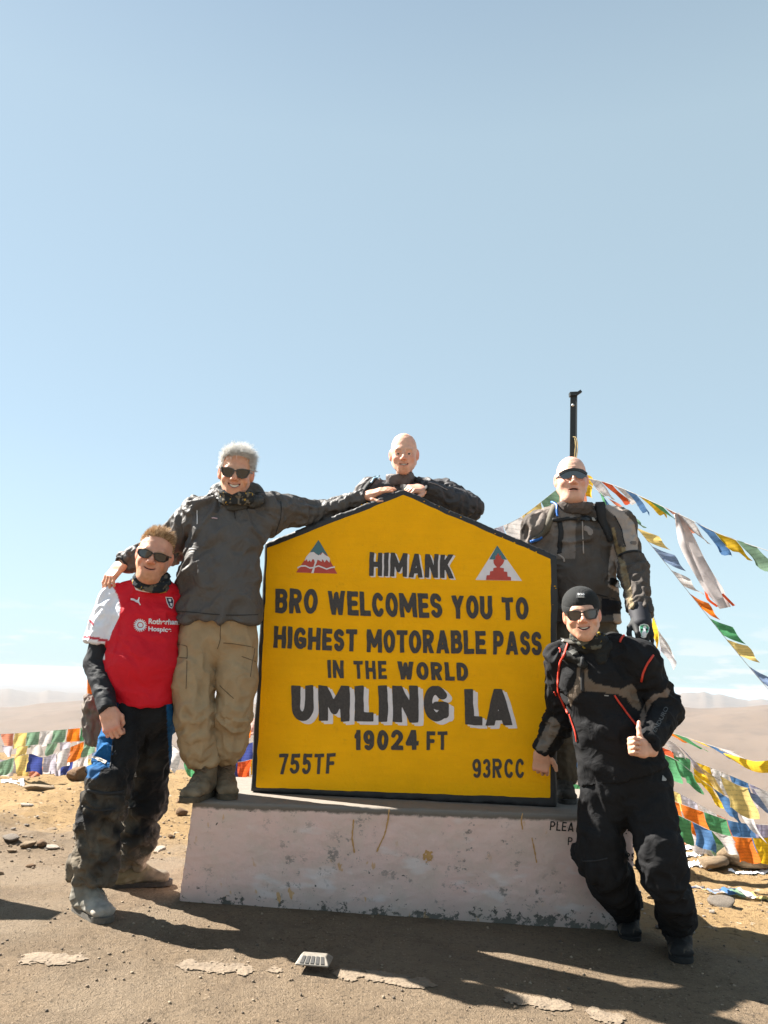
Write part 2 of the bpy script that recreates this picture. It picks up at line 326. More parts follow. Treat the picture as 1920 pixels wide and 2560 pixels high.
G = {
 'H': (.66, [[(0, -.3), (0, 1.3)], [(1, -.3), (1, 1.3)], [(0, .5), (1, .5)]]), 'I': (0, [[(0, -.3), (0, 1.3)]]),
 'M': (.84, [[(0, -.3), (0, 1.3)], [(1, -.3), (1, 1.3)], [(0, 1.08), (.5, .25)], [(.5, .25), (1, 1.08)]]),
 'A': (.74, [[(-.02, -.25), (.5, 1.1)], [(1.02, -.25), (.5, 1.1)], [(.25, .2), (.75, .2)]]),
 'N': (.68, [[(0, -.3), (0, 1.3)], [(1, -.3), (1, 1.3)], [(0, 1.12), (1, -.12)]]),
 'K': (.66, [[(0, -.3), (0, 1.3)], [(.05, .38), (1, 1.25)], [(.3, .62), (1.05, -.25)]]),
 'B': (.62, [[(0, -.3), (0, 1.3)], [(0, 1), (.5, 1)]+arc(.5, .77, .42, .23, 90, -90)+[(0, .54)], [(0, .54), (.55, .54)]+arc(.55, .27, .45, .27, 90, -90)+[(0, 0)]]),
 'R': (.64, [[(0, -.3), (0, 1.3)], [(0, 1), (.5, 1)]+arc(.5, .75, .45, .25, 90, -90)+[(0, .5)], [(.42, .5), (1.02, -.3)]]),
 'O': (.66, [arc(.5, .5, .5, .5, 0, 360, 28)]), '0': (.6, [arc(.5, .5, .5, .5, 0, 360, 28)]),
 'W': (.95, [[(0, 1.3), (.25, -.1)], [(.25, -.1), (.5, .95)], [(.5, .95), (.75, -.1)], [(.75, -.1), (1, 1.3)]]),
 'E': (.54, [[(0, -.3), (0, 1.3)], [(0, 1), (1.4, 1)], [(0, .5), (.9, .5)], [(0, 0), (1.4, 0)]]),
 'L': (.52, [[(0, -.3), (0, 1.3)], [(0, 0), (1.4, 0)]]),
 'C': (.6, [arc(.52, .5, .52, .5, 42, 318, 22)]),
 'G': (.66, [arc(.52, .5, .52, .5, 42, 350, 24), [(1, .42), (.58, .42)], [(1, .42), (1, .12)]]),
 'S': (.56, [arc(.5, .76, .48, .24, 25, 265, 14)+arc(.5, .25, .5, .26, 88, -155, 14)]),
 'Y': (.7, [[(-.05, 1.3), (.5, .45)], [(1.05, 1.3), (.5, .45)], [(.5, .5), (.5, -.3)]]),
 'U': (.64, [[(0, 1.3), (0, .35)]+arc(.5, .36, .5, .36, 180, 360)+[(1, .35), (1, 1.3)]]),
 'T': (.6, [[(-.4, 1), (1.4, 1)], [(.5, 1), (.5, -.3)]]),
 'P': (.6, [[(0, -.3), (0, 1.3)], [(0, 1), (.5, 1)]+arc(.5, .72, .45, .28, 90, -90)+[(0, .44)]]),
 'F': (.52, [[(0, -.3), (0, 1.3)], [(0, 1), (1.4, 1)], [(0, .5), (.9, .5)]]),
 'D': (.64, [[(0, -.3), (0, 1.3)], [(0, 1), (.4, 1)]+arc(.4, .5, .6, .5, 90, -90, 16)+[(0, 0)]]),
 '1': (.3, [[(1, -.3), (1, 1.3)], [(1, 1.0), (-.2, .72)]]),
 '9': (.56, [arc(.5, .7, .5, .3, 0, 360, 20), [(1, .7), (1, .35)]+arc(.5, .3, .5, .3, 0, -130, 10)]),
 '2': (.56, [arc(.5, .7, .5, .3, 165, -35, 14)+[(.0, .0)], [(-.05, 0), (1.4, 0)]]),
 '4': (.62, [[(.72, -.3), (.72, 1.3)], [(.72, 1.15), (.0, .3)], [(-.05, .28), (1.4, .28)]]),
 '7': (.56, [[(-.4, 1), (1.1, 1)], [(1, 1.1), (.3, -.3)]]),
 '5': (.56, [[(1.3, 1), (.12, 1)], [(.12, 1.05), (.08, .55)], arc(.46, .31, .5, .31, 125, -150, 16)]),
 '3': (.54, [arc(.45, .75, .48, .25, 150, -80, 12), arc(.45, .27, .52, .28, 80, -150, 14)]),
 '.': (0, [[(0, -.02), (0, .02)]]), ' ': (.4, []),
}
def word_sdf(txt, th=.2, gap=.1, seed=1, wob=.02):
    segs = []; x = 0; rg = random.Random(seed)
    for ch in txt:
        w, st = G[ch]; ww = w*(1+rg.uniform(-.05, .05)); inner = max(ww-th, 0) if w else 0
        tot = inner+th; dy = rg.uniform(-.015, .015)
        for pl in st:
            segs.append((x, tot, [(x+th/2+u*inner, th/2+v*(1-th)+dy) for u, v in pl], ch))
        x += tot+gap
    Wd = x-gap
    def f(X, Y):
        XX = X+wob*(fbm(np.stack([X*3, Y*3, X*0+seed], -1), 2)-.5); YY = Y+wob*(fbm(np.stack([X*3, Y*3, X*0+seed+9], -1), 2)-.5)
        D = np.full(X.shape, 1.)
        by = {}
        for x0_, tot, pl, ch in segs: by.setdefault((x0_, tot), []).append(pl)
        for (x0_, tot), pls in by.items():
            d = np.full(X.shape, 1.)
            for pl in pls:
                for a, b in zip(pl[:-1], pl[1:]): d = np.minimum(d, seg2(XX, YY, a, b))
            d = d-th/2; d = np.maximum(d, np.maximum(-YY, YY-1)); d = np.maximum(d, np.maximum(x0_-.0-XX, XX-x0_-tot)); D = np.minimum(D, d)
        return D
    return f, Wd
# ================================================================== ground, valley, mountains
VAL = -300.
def lerp_tab(x, xs, ys): return np.interp(x, xs, ys)
def smooth(x): x = np.clip(x, 0, 1); return x*x*(3-2*x)
def crest(x): return 7.6-.45*np.clip(x, -5, 5)
def terrain(x, y):
    D = np.hypot(x, y)+1e-6; az = np.degrees(np.arctan2(x, y)); P = np.stack([x, y, np.zeros_like(x)], -1)
    road = smooth((crest(x)-2.6-y+.5*(fbm(P*.8, 2, 3)-.5))/1.)
    near = np.where(D < 60, (fbm(P*2.2, 4, 11)-.5)*(.02+.14*(1-road))+(fbm(P*14, 3, 5)-.5)*(.012+.03*(1-road)), 0)
    near = near*smooth((D-.5)/1.5)
    nearby = np.exp(-((x-.3)**2/3.2+(y-4.1)**2/1.3)); near = near*(1-nearby*.9)+tilt(x)*(1-smooth((D-15)/45))
    drop = np.maximum(y-crest(x), 0); slope = -drop*.42*smooth(drop/5)+near
    A = np.stack([az*.11, np.zeros_like(az), D*.0006], -1)
    eA = lerp_tab(az, [-60, -27, -24, -20, -8, 0, 8, 17, 23, 30, 60], [-2.6, -3.0, -2.7, -2.15, -2.2, -2.9, -2.3, -.95, -.75, -.45, -1.5])
    eB = lerp_tab(az, [-60, -27, -22, 0, 17, 21, 25, 60], [-1.8, -1.75, -1.55, -1.8, -.6, -.15, -.3, -1])+(fbm(np.stack([az*.45, az*0, az*0], -1), 4, 21)-.5)*1.3
    zA = CH+3200*np.tan(np.radians(eA)); zB = CH+7500*np.tan(np.radians(eB))
    wA = smooth((D-1500)/1700)*(1-smooth((D-3300)/1500)*.8); wB = smooth((D-5400)/2100)*(1-smooth((D-7700)/2500))
    rg = 1-np.abs(2*fbm(P*.0016, 5, 31)-1)
    far = VAL+(zA-VAL)*wA*(.80+.2*(rg))+(fbm(P*.004, 4, 41)-.5)*26*smooth(D/600)
    far = np.maximum(far, VAL+(zB-VAL)*wB*(.86+.14*(1-np.abs(2*fbm(P*.0011, 5, 61)-1))))
    return np.where(D > 900, np.maximum(slope, far), np.where(y > crest(x), np.maximum(slope, VAL), near))
def build_ground():
    r = [0.25]
    while r[-1] < 14000: r.append(r[-1]*1.0105 if r[-1] > 1.5 else r[-1]*1.04)
    r = np.array(r); a = np.concatenate([np.arange(-34, 34, .22), np.arange(34, 326, 4.)]); a = np.radians(a)
    Rr, Aa = np.meshgrid(r, a, indexing='ij'); X = Rr*np.sin(Aa); Y = Rr*np.cos(Aa)
    Z = terrain(X, Y); V = np.stack([X, Y, Z], -1).reshape(-1, 3); nr, na = X.shape
    i = np.arange(nr-1)[:, None]; j = np.arange(na)[None, :]; j2 = (j+1) % na
    F = np.stack([i*na+j, (i+1)*na+j, (i+1)*na+j2, i*na+j2], -1).reshape(-1, 4)[:, ::-1]
    cen = len(V); V = np.vstack([V, [[0, 0, V[0, 2]]]])
    me = mesh('ground', V, F, ground_mat()); o = link('ground', me, kind='structure')
    return o
def gz(x, y): return float(terrain(np.array([float(x)]), np.array([float(y)]))[0])
def ground_mat():
    m = bpy.data.materials.new('ground'); m.use_nodes = True; t = m.node_tree; p = t.nodes['Principled BSDF']; l = t.links.new; N = t.nodes.new
    p.inputs['Roughness'].default_value = .95; p.inputs['Specular IOR Level'].default_value = .15
    g = N('ShaderNodeNewGeometry'); pos = g.outputs['Position']
    def noise(s, d=5, r=.6, dist=0):
        n = N('ShaderNodeTexNoise'); n.inputs['Scale'].default_value = s; n.inputs['Detail'].default_value = d; n.inputs['Roughness'].default_value = r; n.inputs['Distortion'].default_value = dist; l(pos, n.inputs['Vector']); return n.outputs['Fac']
    def ramp(f, a, b, c0=(0, 0, 0, 1), c1=(1, 1, 1, 1)):
        n = N('ShaderNodeValToRGB'); n.color_ramp.elements[0].position = a; n.color_ramp.elements[1].position = b; n.color_ramp.elements[0].color = c0; n.color_ramp.elements[1].color = c1; l(f, n.inputs[0]); return n.outputs[0]
    def mix(f, a, b, mode='MIX'):
        n = N('ShaderNodeMix'); n.data_type = 'RGBA'; n.blend_type = mode
        for k, v in (('Factor', f), ('A', a), ('B', b)):
            s = n.inputs[k] if k != 'Factor' else n.inputs[0]
            if isinstance(v, (tuple, float, int)): s.default_value = v
            else: l(v, s)
        return n.outputs['Result']
    def math_(op, a, b=0.):
        n = N('ShaderNodeMath'); n.operation = op
        for i, v in enumerate((a, b)):
            if isinstance(v, (float, int)): n.inputs[i].default_value = v
            else: l(v, n.inputs[i])
        return n.outputs[0]
    sep = N('ShaderNodeSeparateXYZ'); l(pos, sep.inputs[0])
    road = mix(noise(1.3, 6), (.155, .112, .072, 1), (.225, .165, .108, 1))
    road = mix(math_('MULTIPLY', ramp(noise(16, 6, .8), .5, .64), .5), road, (.105, .078, .054, 1))
    road = mix(ramp(noise(55, 3, .7), .57, .66), road, (.075, .056, .040, 1))
    road = mix(ramp(noise(95, 2, .6), .62, .70), road, (.31, .24, .17, 1))
    road = mix(math_('MULTIPLY', ramp(noise(3.1, 5, .7, .4), .52, .68), .45), road, (.11, .08, .055, 1))
    road = mix(math_('MULTIPLY', ramp(noise(.55, 4, .6, 1.5), .45, .6), .35), road, (.25, .20, .145, 1))
    road = mix(math_('MULTIPLY', ramp(noise(.8, 6, .7, 2.5), .54, .6), .4), road, (.12, .088, .058, 1))
    dirt = mix(noise(1.1, 6, .65), (.25, .16, .072, 1), (.33, .225, .115, 1))
    dirt = mix(ramp(noise(26, 4, .7), .56, .64), dirt, (.13, .08, .04, 1))
    dirt = mix(ramp(noise(9, 5, .75), .62, .66), dirt, (.42, .35, .26, 1))
    e = math_('ADD', math_('ADD', sep.outputs['Y'], math_('MULTIPLY', sep.outputs['X'], .42)), math_('MULTIPLY', noise(1.7, 5, .7), 1.4))
    k = N('ShaderNodeMapRange'); k.inputs[1].default_value = 5.3; k.inputs[2].default_value = 5.9; l(e, k.inputs[0])
    near = mix(k.outputs[0], road, dirt)
    far = mix(noise(.0035, 8, .62), (.105, .070, .046, 1), (.16, .113, .078, 1)); far = mix(math_('MULTIPLY', ramp(noise(.011, 7, .7), .5, .66), .5), far, (.08, .056, .04, 1))
    k2 = N('ShaderNodeMapRange'); k2.inputs[1].default_value = 15; k2.inputs[2].default_value = 60; l(sep.outputs['Y'], k2.inputs[0])
    l(mix(k2.outputs[0], near, far), p.inputs['Base Color'])
    b = N('ShaderNodeBump'); b.inputs['Strength'].default_value = 1.; b.inputs['Distance'].default_value = .02; l(math_('ADD', noise(42, 5, .75), math_('MULTIPLY', noise(170, 2, .6), .5)), b.inputs['Height']); l(b.outputs[0], p.inputs['Normal'])
    return m
build_ground()
# air between here and the far ranges
Vh, Fh = [], []; box_geo(Vh, Fh, np.array([0, 0, (VAL-60+6.5)/2]), np.array([15000, 15000, (6.5-VAL+60)/2]))
hm = bpy.data.materials.new('haze'); hm.use_nodes = True; ht = hm.node_tree; ht.nodes.clear()
ho = ht.nodes.new('ShaderNodeOutputMaterial'); hv = ht.nodes.new('ShaderNodeVolumePrincipled'); hv.inputs['Density'].default_value = .5e-4; hv.inputs['Color'].default_value = (.72, .86, 1, 1); hv.inputs['Anisotropy'].default_value = 0
ht.links.new(hv.outputs[0], ho.inputs['Volume'])
hz = obj('haze', Vh, Fh, hm, None, False, kind='stuff')
# worn edge line painted along the road
paintm = pmat('line_paint', (.185, .140, .096), .95, var=.25, vscale=18, bump=.9, bscale=60, bdist=.01)
def road_line():
    cps = [gnd(x, y)[:2] for x, y in ((-260, 2392), (0, 2400), (250, 2402), (620, 2424), (900, 2437), (1130, 2474), (1400, 2518), (1700, 2580), (2000, 2660))]
    cps = np.array(cps); d = np.concatenate([[0], np.cumsum(np.linalg.norm(np.diff(cps, axis=0), axis=1))])
    
    pxs = [topx(np.array([[*np.array([np.interp(q, d, cps[:, 0]), np.interp(q, d, cps[:, 1])]), 0]]))[0] for q in (0, 1)]
    xs = np.array([topx(np.array([[np.interp(q, d, cps[:, 0]), np.interp(q, d, cps[:, 1]), 0.]]))[0, 0] for q in np.linspace(0, d[-1], 80)])
    def gate(S):
        X = np.interp(S, np.linspace(0, d[-1], 80), xs); g = np.full(S.shape, -1.)
        for a, b, k in ((45, 215, .30), (435, 640, .30), (660, 720, .0), (832, 905, .36), (905, 1085, .34), (1255, 1425, .38), (1455, 1570, .34), (1700, 1800, .3)): g = np.maximum(g, np.clip(np.minimum(X-a, b-X)/22, -1, 1)*.5+k-.5+.0)
        return g
    def f(S, T):
        n = fbm(np.stack([S*22, T*22, S*0], -1), 4, 5, .6); big = fbm(np.stack([S*2.1, T*0, S*0+4], -1), 2, 8)
        return np.abs(T)-.026+(n-.5)*.12-.10*gate(S)+np.clip(fbm(np.stack([S*130, T*130, S*0], -1), 3, 15, .7)-.5, -.02, 1)*.14
    P, Fc = fill2d(f, 0, -.12, d[-1], .12, .006)
    X = np.interp(P[:, 0], d, cps[:, 0]); Yv = np.interp(P[:, 0], d, cps[:, 1])
    tx = np.interp(P[:, 0]+.05, d, cps[:, 0])-np.interp(P[:, 0]-.05, d, cps[:, 0]); ty = np.interp(P[:, 0]+.05, d, cps[:, 1])-np.interp(P[:, 0]-.05, d, cps[:, 1]); n = np.hypot(tx, ty)
    X = X-ty/n*P[:, 1]; Yv = Yv+tx/n*P[:, 1]; V = np.stack([X, Yv, terrain(X, Yv)+.004], 1)
    obj('edge_line', V, Fc, paintm, None, True, kind='structure')
road_line()
# ================================================================== rocks
rockm = [pmat('rock_tan', (.25, .18, .11), .95, var=.35, vscale=14, bump=.8, bscale=60, bdist=.01), pmat('rock_grey', (.18, .15, .12), .95, var=.35, vscale=14, bump=.8, bscale=60, bdist=.01),
         pmat('rock_brown', (.17, .10, .05), .95, var=.35, vscale=14, bump=.8, bscale=60, bdist=.01), pmat('rock_pale', (.38, .32, .26), .95, var=.3, vscale=14, bump=.8, bscale=60, bdist=.01)]
def ico(sub):
    import bmesh
    bm = bmesh.new(); bmesh.ops.create_icosphere(bm, subdivisions=sub, radius=1); V = np.array([v.co[:] for v in bm.verts]); F = np.array([[v.index for v in f.verts] for f in bm.faces]); bm.free(); return V, F
ICO3, ICO2, ICO1 = ico(3), ico(2), ico(1)
def rock_geo(seed, base, ang=.35):
    V, F = base; rg = np.random.default_rng(seed); V = V.copy()
    for _ in range(9):
        n = nrm(rg.normal(size=3)); k = rg.uniform(.45, .8); d = V@n; V = V-np.maximum(d-k, 0)[:, None]*n*.9
    V = V*(1+.35*(fbm(V*1.6+seed*3.1, 4, seed)-.5)[:, None]); return V, F
ROCKS = [[mesh('rock', *rock_geo(s, ICO3), rockm[k], False) for s in range(7)] for k in range(4)]
def rock(px, py, wpx, hr, kind, label, group=None, i=None, rz=None, sink=.25, name='rock', cat='rock'):
    c = gnd(px, py); c[2] = gz(c[0], c[1]); s = wpx/2*c[1]/CF
    o = link(name, ROCKS[kind][(i if i is not None else random.randrange(7))], None, label=label, category=cat)
    if group: o['group'] = group
    o.scale = (s, s*random.uniform(.7, 1.), s*hr); o.rotation_euler = (random.uniform(-.15, .15), random.uniform(-.15, .15), rz if rz is not None else random.uniform(0, 6.3)); o.location = (c[0], c[1], c[2]+s*hr*(.75-sink)); return o
for a in [(190, 1957, 64, .75, 2, 'brown boulder on the crest just left of the man in the red jersey', 'boulder'),
          (88, 1983, 84, .35, 0, 'long flat tan slab of rock near the left edge of the photo', 'rock'),
          (318, 1985, 30, .55, 2, 'small brown stone seen between the legs of the man in the red jersey', 'rock'),
          (452, 2012, 34, .6, 2, 'square brown stone right behind the left end of the plinth', 'rock'),
          (457, 2044, 34, .8, 2, 'dark peaked stone touching the left end of the plinth', 'rock'),
          (398, 2122, 42, .3, 3, 'pale flat stone between the bikers boots and the plinth', 'rock'),
          (128, 2067, 34, .4, 0, 'lone small tan stone on the open dirt left of the biker', 'rock'),
          (66, 2122, 42, .5, 0, 'largest tan stone in the row along the dirt edge at left', 'rock'),
          (28, 2108, 60, .3, 1, 'flat grey stone at the left end of the dirt edge row', 'rock'),
          (106, 2120, 34, .6, 2, 'brown stone in the middle of the dirt edge row', 'rock'),
          (136, 2126, 40, .25, 3, 'pale thin slab at the right end of the dirt edge row', 'rock'),
          (64, 2022, 36, .28, 3, 'pale elongated stone lying alone on bright dirt at far left', 'rock'),
          (1872, 2172, 170, .42, 0, 'big rounded tan boulder at the right edge below the prayer flags', 'boulder'),
          (1778, 2170, 90, .45, 0, 'tan sandy boulder just left of the biggest boulder at right', 'boulder'),
          (1805, 2268, 80, .32, 1, 'flat grey stone on gravel at right beyond the fallen flags', 'rock'),
          (1700, 2330, 30, .35, 1, 'small dark stone behind the leg of the crouching biker', 'rock'),
          (1648, 2318, 26, .4, 1, 'small grey stone seen between the legs of the black clad biker', 'rock')]:
    rock(*a[:6], None, name='boulder' if a[6] == 'boulder' else 'rock', cat=a[6])
def blocked(px, py): return 440 < px < 1600 and py > 1990
n = 0
while n < 120:
    px = random.uniform(-30, 1950); py = random.uniform(1950 if px < 960 else 2110, 2190 if px < 960 else 2330)
    if blocked(px, py) or random.random() > .9: continue
    w = random.choice([6, 7, 8, 9, 10, 12, 14, 18, 24])
    if py < 2010: w *= .8
    rock(px, py, w, random.uniform(.3, .7), random.choice([0, 0, 1, 2, 3]), 'small loose stone lying on the dry dirt behind the plinth', 'small stones scattered over the dirt'); n += 1
n = 0
while n < 90:
    left = random.random() < .6; px = random.uniform(-30, 440) if left else random.uniform(1560, 1950); py = random.gauss(2112, 14) if left else random.gauss(2225, 45)
    rock(px, py, random.choice([5, 6, 7, 8, 9, 11, 15]), random.uniform(.35, .8), random.choice([0, 0, 1, 2, 3, 3]), 'small loose stone lying on the dry dirt behind the plinth', 'small stones scattered over the dirt'); n += 1
def pebbles():
    V0, F0 = ICO1; VV, FF = [], []; base = 0; rg = np.random.default_rng(3); nn = 9000
    xs = rg.uniform(-3.6, 3.6, nn); ys = rg.uniform(2.2, 8.5, nn)**1.0
    for k in range(nn):
        y = ys[k]; x = xs[k]*y/4.2*1.05; s = .0028+.009*rg.random()**4; 
        if y > 4.2 and y < 5.2 and -1.2 < x < 1.5: continue
        if y < 4.6: s *= .75
        v = V0*np.array([s, s*rg.uniform(.6, 1), s*rg.uniform(.5, .8)])*(1+.3*(rg.random((len(V0), 1))-.5)); a = rg.uniform(0, 6.3); c, s_ = math.cos(a), math.sin(a)
        v = v@np.array([[c, s_, 0], [-s_, c, 0], [0, 0, 1]]); v += [x, y, 0]; VV.append(v); FF.append(F0+base); base += len(V0)
    V = np.concatenate(VV); cx = np.array([v.mean(0) for v in VV]); z = terrain(cx[:, 0], cx[:, 1])+.003; V[:, 2] += np.repeat(z, len(V0))
    C = np.repeat(rg.choice([0, 1, 2], len(VV)), len(V0)); tab = np.array([[.17, .125, .085], [.26, .20, .14], [.10, .078, .058]]); 
    obj('gravel', V, np.concatenate(FF), pmat('gravel', attr=True, rough=.95, var=.2, bump=.3), None, False, tab[C], kind='stuff')
pebbles()
snowm = pmat('old_snow', (.86, .87, .88), .7, var=.05, bump=.6, bscale=30, bdist=.02, sss=.1)
def snow(poly, label_seed):
    P0 = np.array(poly, float); lo = P0.min(0)-6; hi = P0.max(0)+6
    def f(X, Y): return poly2(X, Y, poly)+(fbm(np.stack([X*.07, Y*.3, X*0+label_seed], -1), 4, 3, .65)-.42)*16
    P, Fc = fill2d(f, lo[0], lo[1], hi[0], hi[1], .9)
    if not Fc: return
    D = -f(P[:, 0], P[:, 1]); V = np.array([gnd(a, b) for a, b in P]); V[:, 2] = terrain(V[:, 0], V[:, 1])+.006+np.clip(D, 0, 6)*.003; obj('snow_patch', V, Fc, snowm, None, True, kind='stuff')
for i, q in enumerate([[(325, 1940), (350, 1938), (420, 1965), (350, 1958)], [(1705, 2136), (1760, 2130), (1752, 2152), (1712, 2158)], [(1700, 2162), (1785, 2168), (1780, 2174), (1700, 2172)],
                       [(1700, 2108), (1920, 2105), (1925, 2122), (1700, 2122)], [(0, 1958), (60, 1955), (60, 1962), (0, 1966)], [(1820, 2178), (1925, 2182), (1925, 2190), (1820, 2184)]]): snow(q, i*3.3)

# ================================================================== plinth and sign
YAW = -.1009; UX = np.array([math.cos(YAW), math.sin(YAW), 0]); NV = np.array([math.sin(YAW), -math.cos(YAW), 0]); ZP = .4976
B0 = np.array([-.650, 4.3465, ZP]); UPV = np.array([0, 0, 1.])
def st(px, py):      # where a sight line meets the face of the sign
    d = ray(px, py); t = (B0-EYE).dot(NV)/d.dot(NV); q = EYE+d*t-B0; return np.array([q.dot(UX), q[2]])
def sw(s, t, off=0.): return B0+UX*s+UPV*t+NV*off
def plinth_mat():
    m = bpy.data.materials.new('painted_concrete'); m.use_nodes = True; t = m.node_tree; p = t.nodes['Principled BSDF']; l = t.links.new; N = t.nodes.new
    p.inputs['Roughness'].default_value = .85; p.inputs['Specular IOR Level'].default_value = .3
    g = N('ShaderNodeNewGeometry'); pos = g.outputs['Position']; sep = N('ShaderNodeSeparateXYZ'); l(pos, sep.inputs[0]); sn = N('ShaderNodeSeparateXYZ'); l(g.outputs['Normal'], sn.inputs[0])
    def noise(s, d=5, r=.6, sc=(1, 1, 1)):
        mp = N('ShaderNodeMapping'); mp.inputs['Scale'].default_value = sc; l(pos, mp.inputs[0]); n = N('ShaderNodeTexNoise'); n.inputs['Scale'].default_value = s; n.inputs['Detail'].default_value = d; n.inputs['Roughness'].default_value = r; l(mp.outputs[0], n.inputs['Vector']); return n.outputs['Fac']
    def rng(f, a, b, c=0., d=1.):
        n = N('ShaderNodeMapRange'); n.inputs[1].default_value = a; n.inputs[2].default_value = b; n.inputs[3].default_value = c; n.inputs[4].default_value = d; l(f, n.inputs[0]); return n.outputs[0]
    def mix(f, a, b):
        n = N('ShaderNodeMix'); n.data_type = 'RGBA'; l(f, n.inputs[0])
        for k, v in (('A', a), ('B', b)):
            if isinstance(v, tuple): n.inputs[k].default_value = v
            else: l(v, n.inputs[k])
        return n.outputs['Result']
    def mth(op, a, b):
        n = N('ShaderNodeMath'); n.operation = op
        for i, v in enumerate((a, b)):
            if isinstance(v, (float, int)): n.inputs[i].default_value = v
            else: l(v, n.inputs[i])
        return n.outputs[0]
    c = mix(rng(noise(2.2, 6), .3, .7), (.84, .61, .57, 1), (.74, .60, .56, 1))
    c = mix(rng(noise(6, 6, .7), .45, .62, 0, .4), c, (.62, .55, .48, 1))
    c = mix(rng(noise(3.0, 3, .5, (1, 1, 2.2)), .60, .66, 0, .55), c, (.84, .80, .82, 1))              # whiter overpaint
    c = mix(mth('MULTIPLY', rng(noise(13, 7, .8), .575, .60), rng(noise(2.7, 2), .42, .6)), c, (.26, .24, .23, 1))                                  # bare concrete
    c = mix(rng(noise(34, 3, .6), .71, .74), c, (.10, .09, .085, 1))                                 # pits
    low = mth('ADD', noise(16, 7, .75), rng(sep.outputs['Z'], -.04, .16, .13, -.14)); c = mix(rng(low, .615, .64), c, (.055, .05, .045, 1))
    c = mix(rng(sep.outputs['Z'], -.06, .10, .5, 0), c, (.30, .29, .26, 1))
    drip = mth('MULTIPLY', rng(noise(7, 3, .5, (3.4, 3.4, .22)), .655, .69), rng(noise(2.3, 2), .45, .6)); c = mix(mth('MULTIPLY', drip, .75), c, (.62, .36, .12, 1))
    edge = mth('ADD', sep.outputs['Z'], mth('MULTIPLY', noise(16, 5, .7), .045)); c = mix(rng(edge, ZP-.016, ZP-.004), c, (.17, .15, .13, 1))
    top = mix(noise(14, 6, .7), (.15, .125, .10, 1), (.27, .235, .20, 1)); c = mix(rng(sn.outputs['Z'], .5, .7), c, top)
    l(c, p.inputs['Base Color']); b = N('ShaderNodeBump'); b.inputs['Strength'].default_value = .5; b.inputs['Distance'].default_value = .006; l(noise(38, 6, .75), b.inputs['Height']); l(b.outputs[0], p.inputs['Normal'])
    return m
TL, TR, BL, BR = gnd(480, 2003, ZP, True), gnd(1586, 2042, ZP, True), gnd(447, 2252, 0), gnd(1596, 2338, 0)
fr = TR-TL; fr[2] = 0
nf = nrm(np.cross(TR-TL, BL-TL)); nf = nf if nf[1] < 0 else -nf
nl = nrm(np.cross(BL-TL, np.cross(fr, UPV))); nl = nl if nl[0] < 0 else -nl
_d = ray(1596, 2338); print('BR on front plane z', (EYE+_d*((TL-EYE).dot(nf)/_d.dot(nf)))[2], 'ground', BR)
nr_ = nrm(np.cross(BR-TR, np.cross(fr, UPV))); nr_ = nr_ if nr_[0] > 0 else -nr_
cen = (TL+TR+BL+BR)/4+nrm(np.cross(UPV, fr))*.6
PV, PF = sdf([('+', RBox(cen, (1.6, 1.2, .8)), 0), ('&', Plane(TL, nf), 0), ('&', Plane(TL, nl), 0), ('&', Plane(TR, nr_), 0), ('&', Plane((0, 0, ZP), (0, 0, 1)), 0), ('&', Plane((0, 0, -.25), (0, 0, -1)), 0), ('&', Plane(TL+nrm(np.cross(UPV, fr))*.98, nrm(np.cross(UPV, fr))), 0)], .0125)
PV = smoothv(PV, PF, 2, .4); PN = vnormals(PV, PF)
PV = PV+PN*((fbm(PV*8, 4, 3)-.5)*.012+(fbm(PV*40, 2, 4)-.5)*.004)[:, None]*np.where(PN[:, 2:] > .6, .25, 1)
plinth = thing('plinth', 'long pinkish white concrete block with chipped paint under the yellow sign', 'plinth', (0.3, 4.6, 0))
obj('concrete_block', PV, PF, plinth_mat(), plinth)
plbvh = BVHTree.FromPolygons([tuple(v) for v in PV], PF.tolist())
def snap(bvhs, px, py, off=.002):
    d = Vector(ray(px, py)).normalized(); best = None
    for b in (bvhs if isinstance(bvhs, (list, tuple)) else [bvhs]):
        h = b.ray_cast(Vector(EYE), d)
        if h[0] is not None and (best is None or h[3] < best[1]): best = (h[0]+h[1]*off*(1 if h[1].dot(d) < 0 else -1), h[3], h[1] if h[1].dot(d) < 0 else -h[1])
    return None if best is None else (np.array(best[0]), np.array(best[2]))
def decal(name, P, Fc, bvhs, mat, parent, off=.002, **kw):
    """lay a flat shape (photo px) on a surface"""
    H = [snap(bvhs, a, b, off) for a, b in P]; ok = [h is not None for h in H]; V = np.array([h[0] if h else (0, 0, 0) for h in H])
    Fk = [f for f in Fc if all(ok[i] for i in f) and np.ptp(V[f, 1]) < .06]
    if not Fk: return None
    Fk = [f if np.cross(V[f[1]]-V[f[0]], V[f[2]]-V[f[0]]).dot(V[f[0]]-EYE) < 0 else f[::-1] for f in Fk]
    used = sorted({i for f in Fk for i in f}); mp_ = {a: b for b, a in enumerate(used)}
    return obj(name, V[used], [[mp_[i] for i in f] for f in Fk], mat, parent, True, **kw)
def word_px(name, txt, bl, br, tl, bvhs, mat, parent, th=.2, gap=.1, seed=1, h=.03, off=.002, wob=.03):
    f, Wd = word_sdf(txt, th, gap, seed, wob); P, Fc = fill2d(f, -.03, -.03, Wd+.03, 1.03, h)
    bl, br, tl = map(np.array, (bl, br, tl)); Q = bl+(P[:, :1]/Wd)*(br-bl)+P[:, 1:]*(tl-bl); return decal(name, Q, Fc, bvhs, mat, parent, off)
inkm = pmat('plinth_lettering', (.03, .028, .027), .8, var=.3, vscale=60)
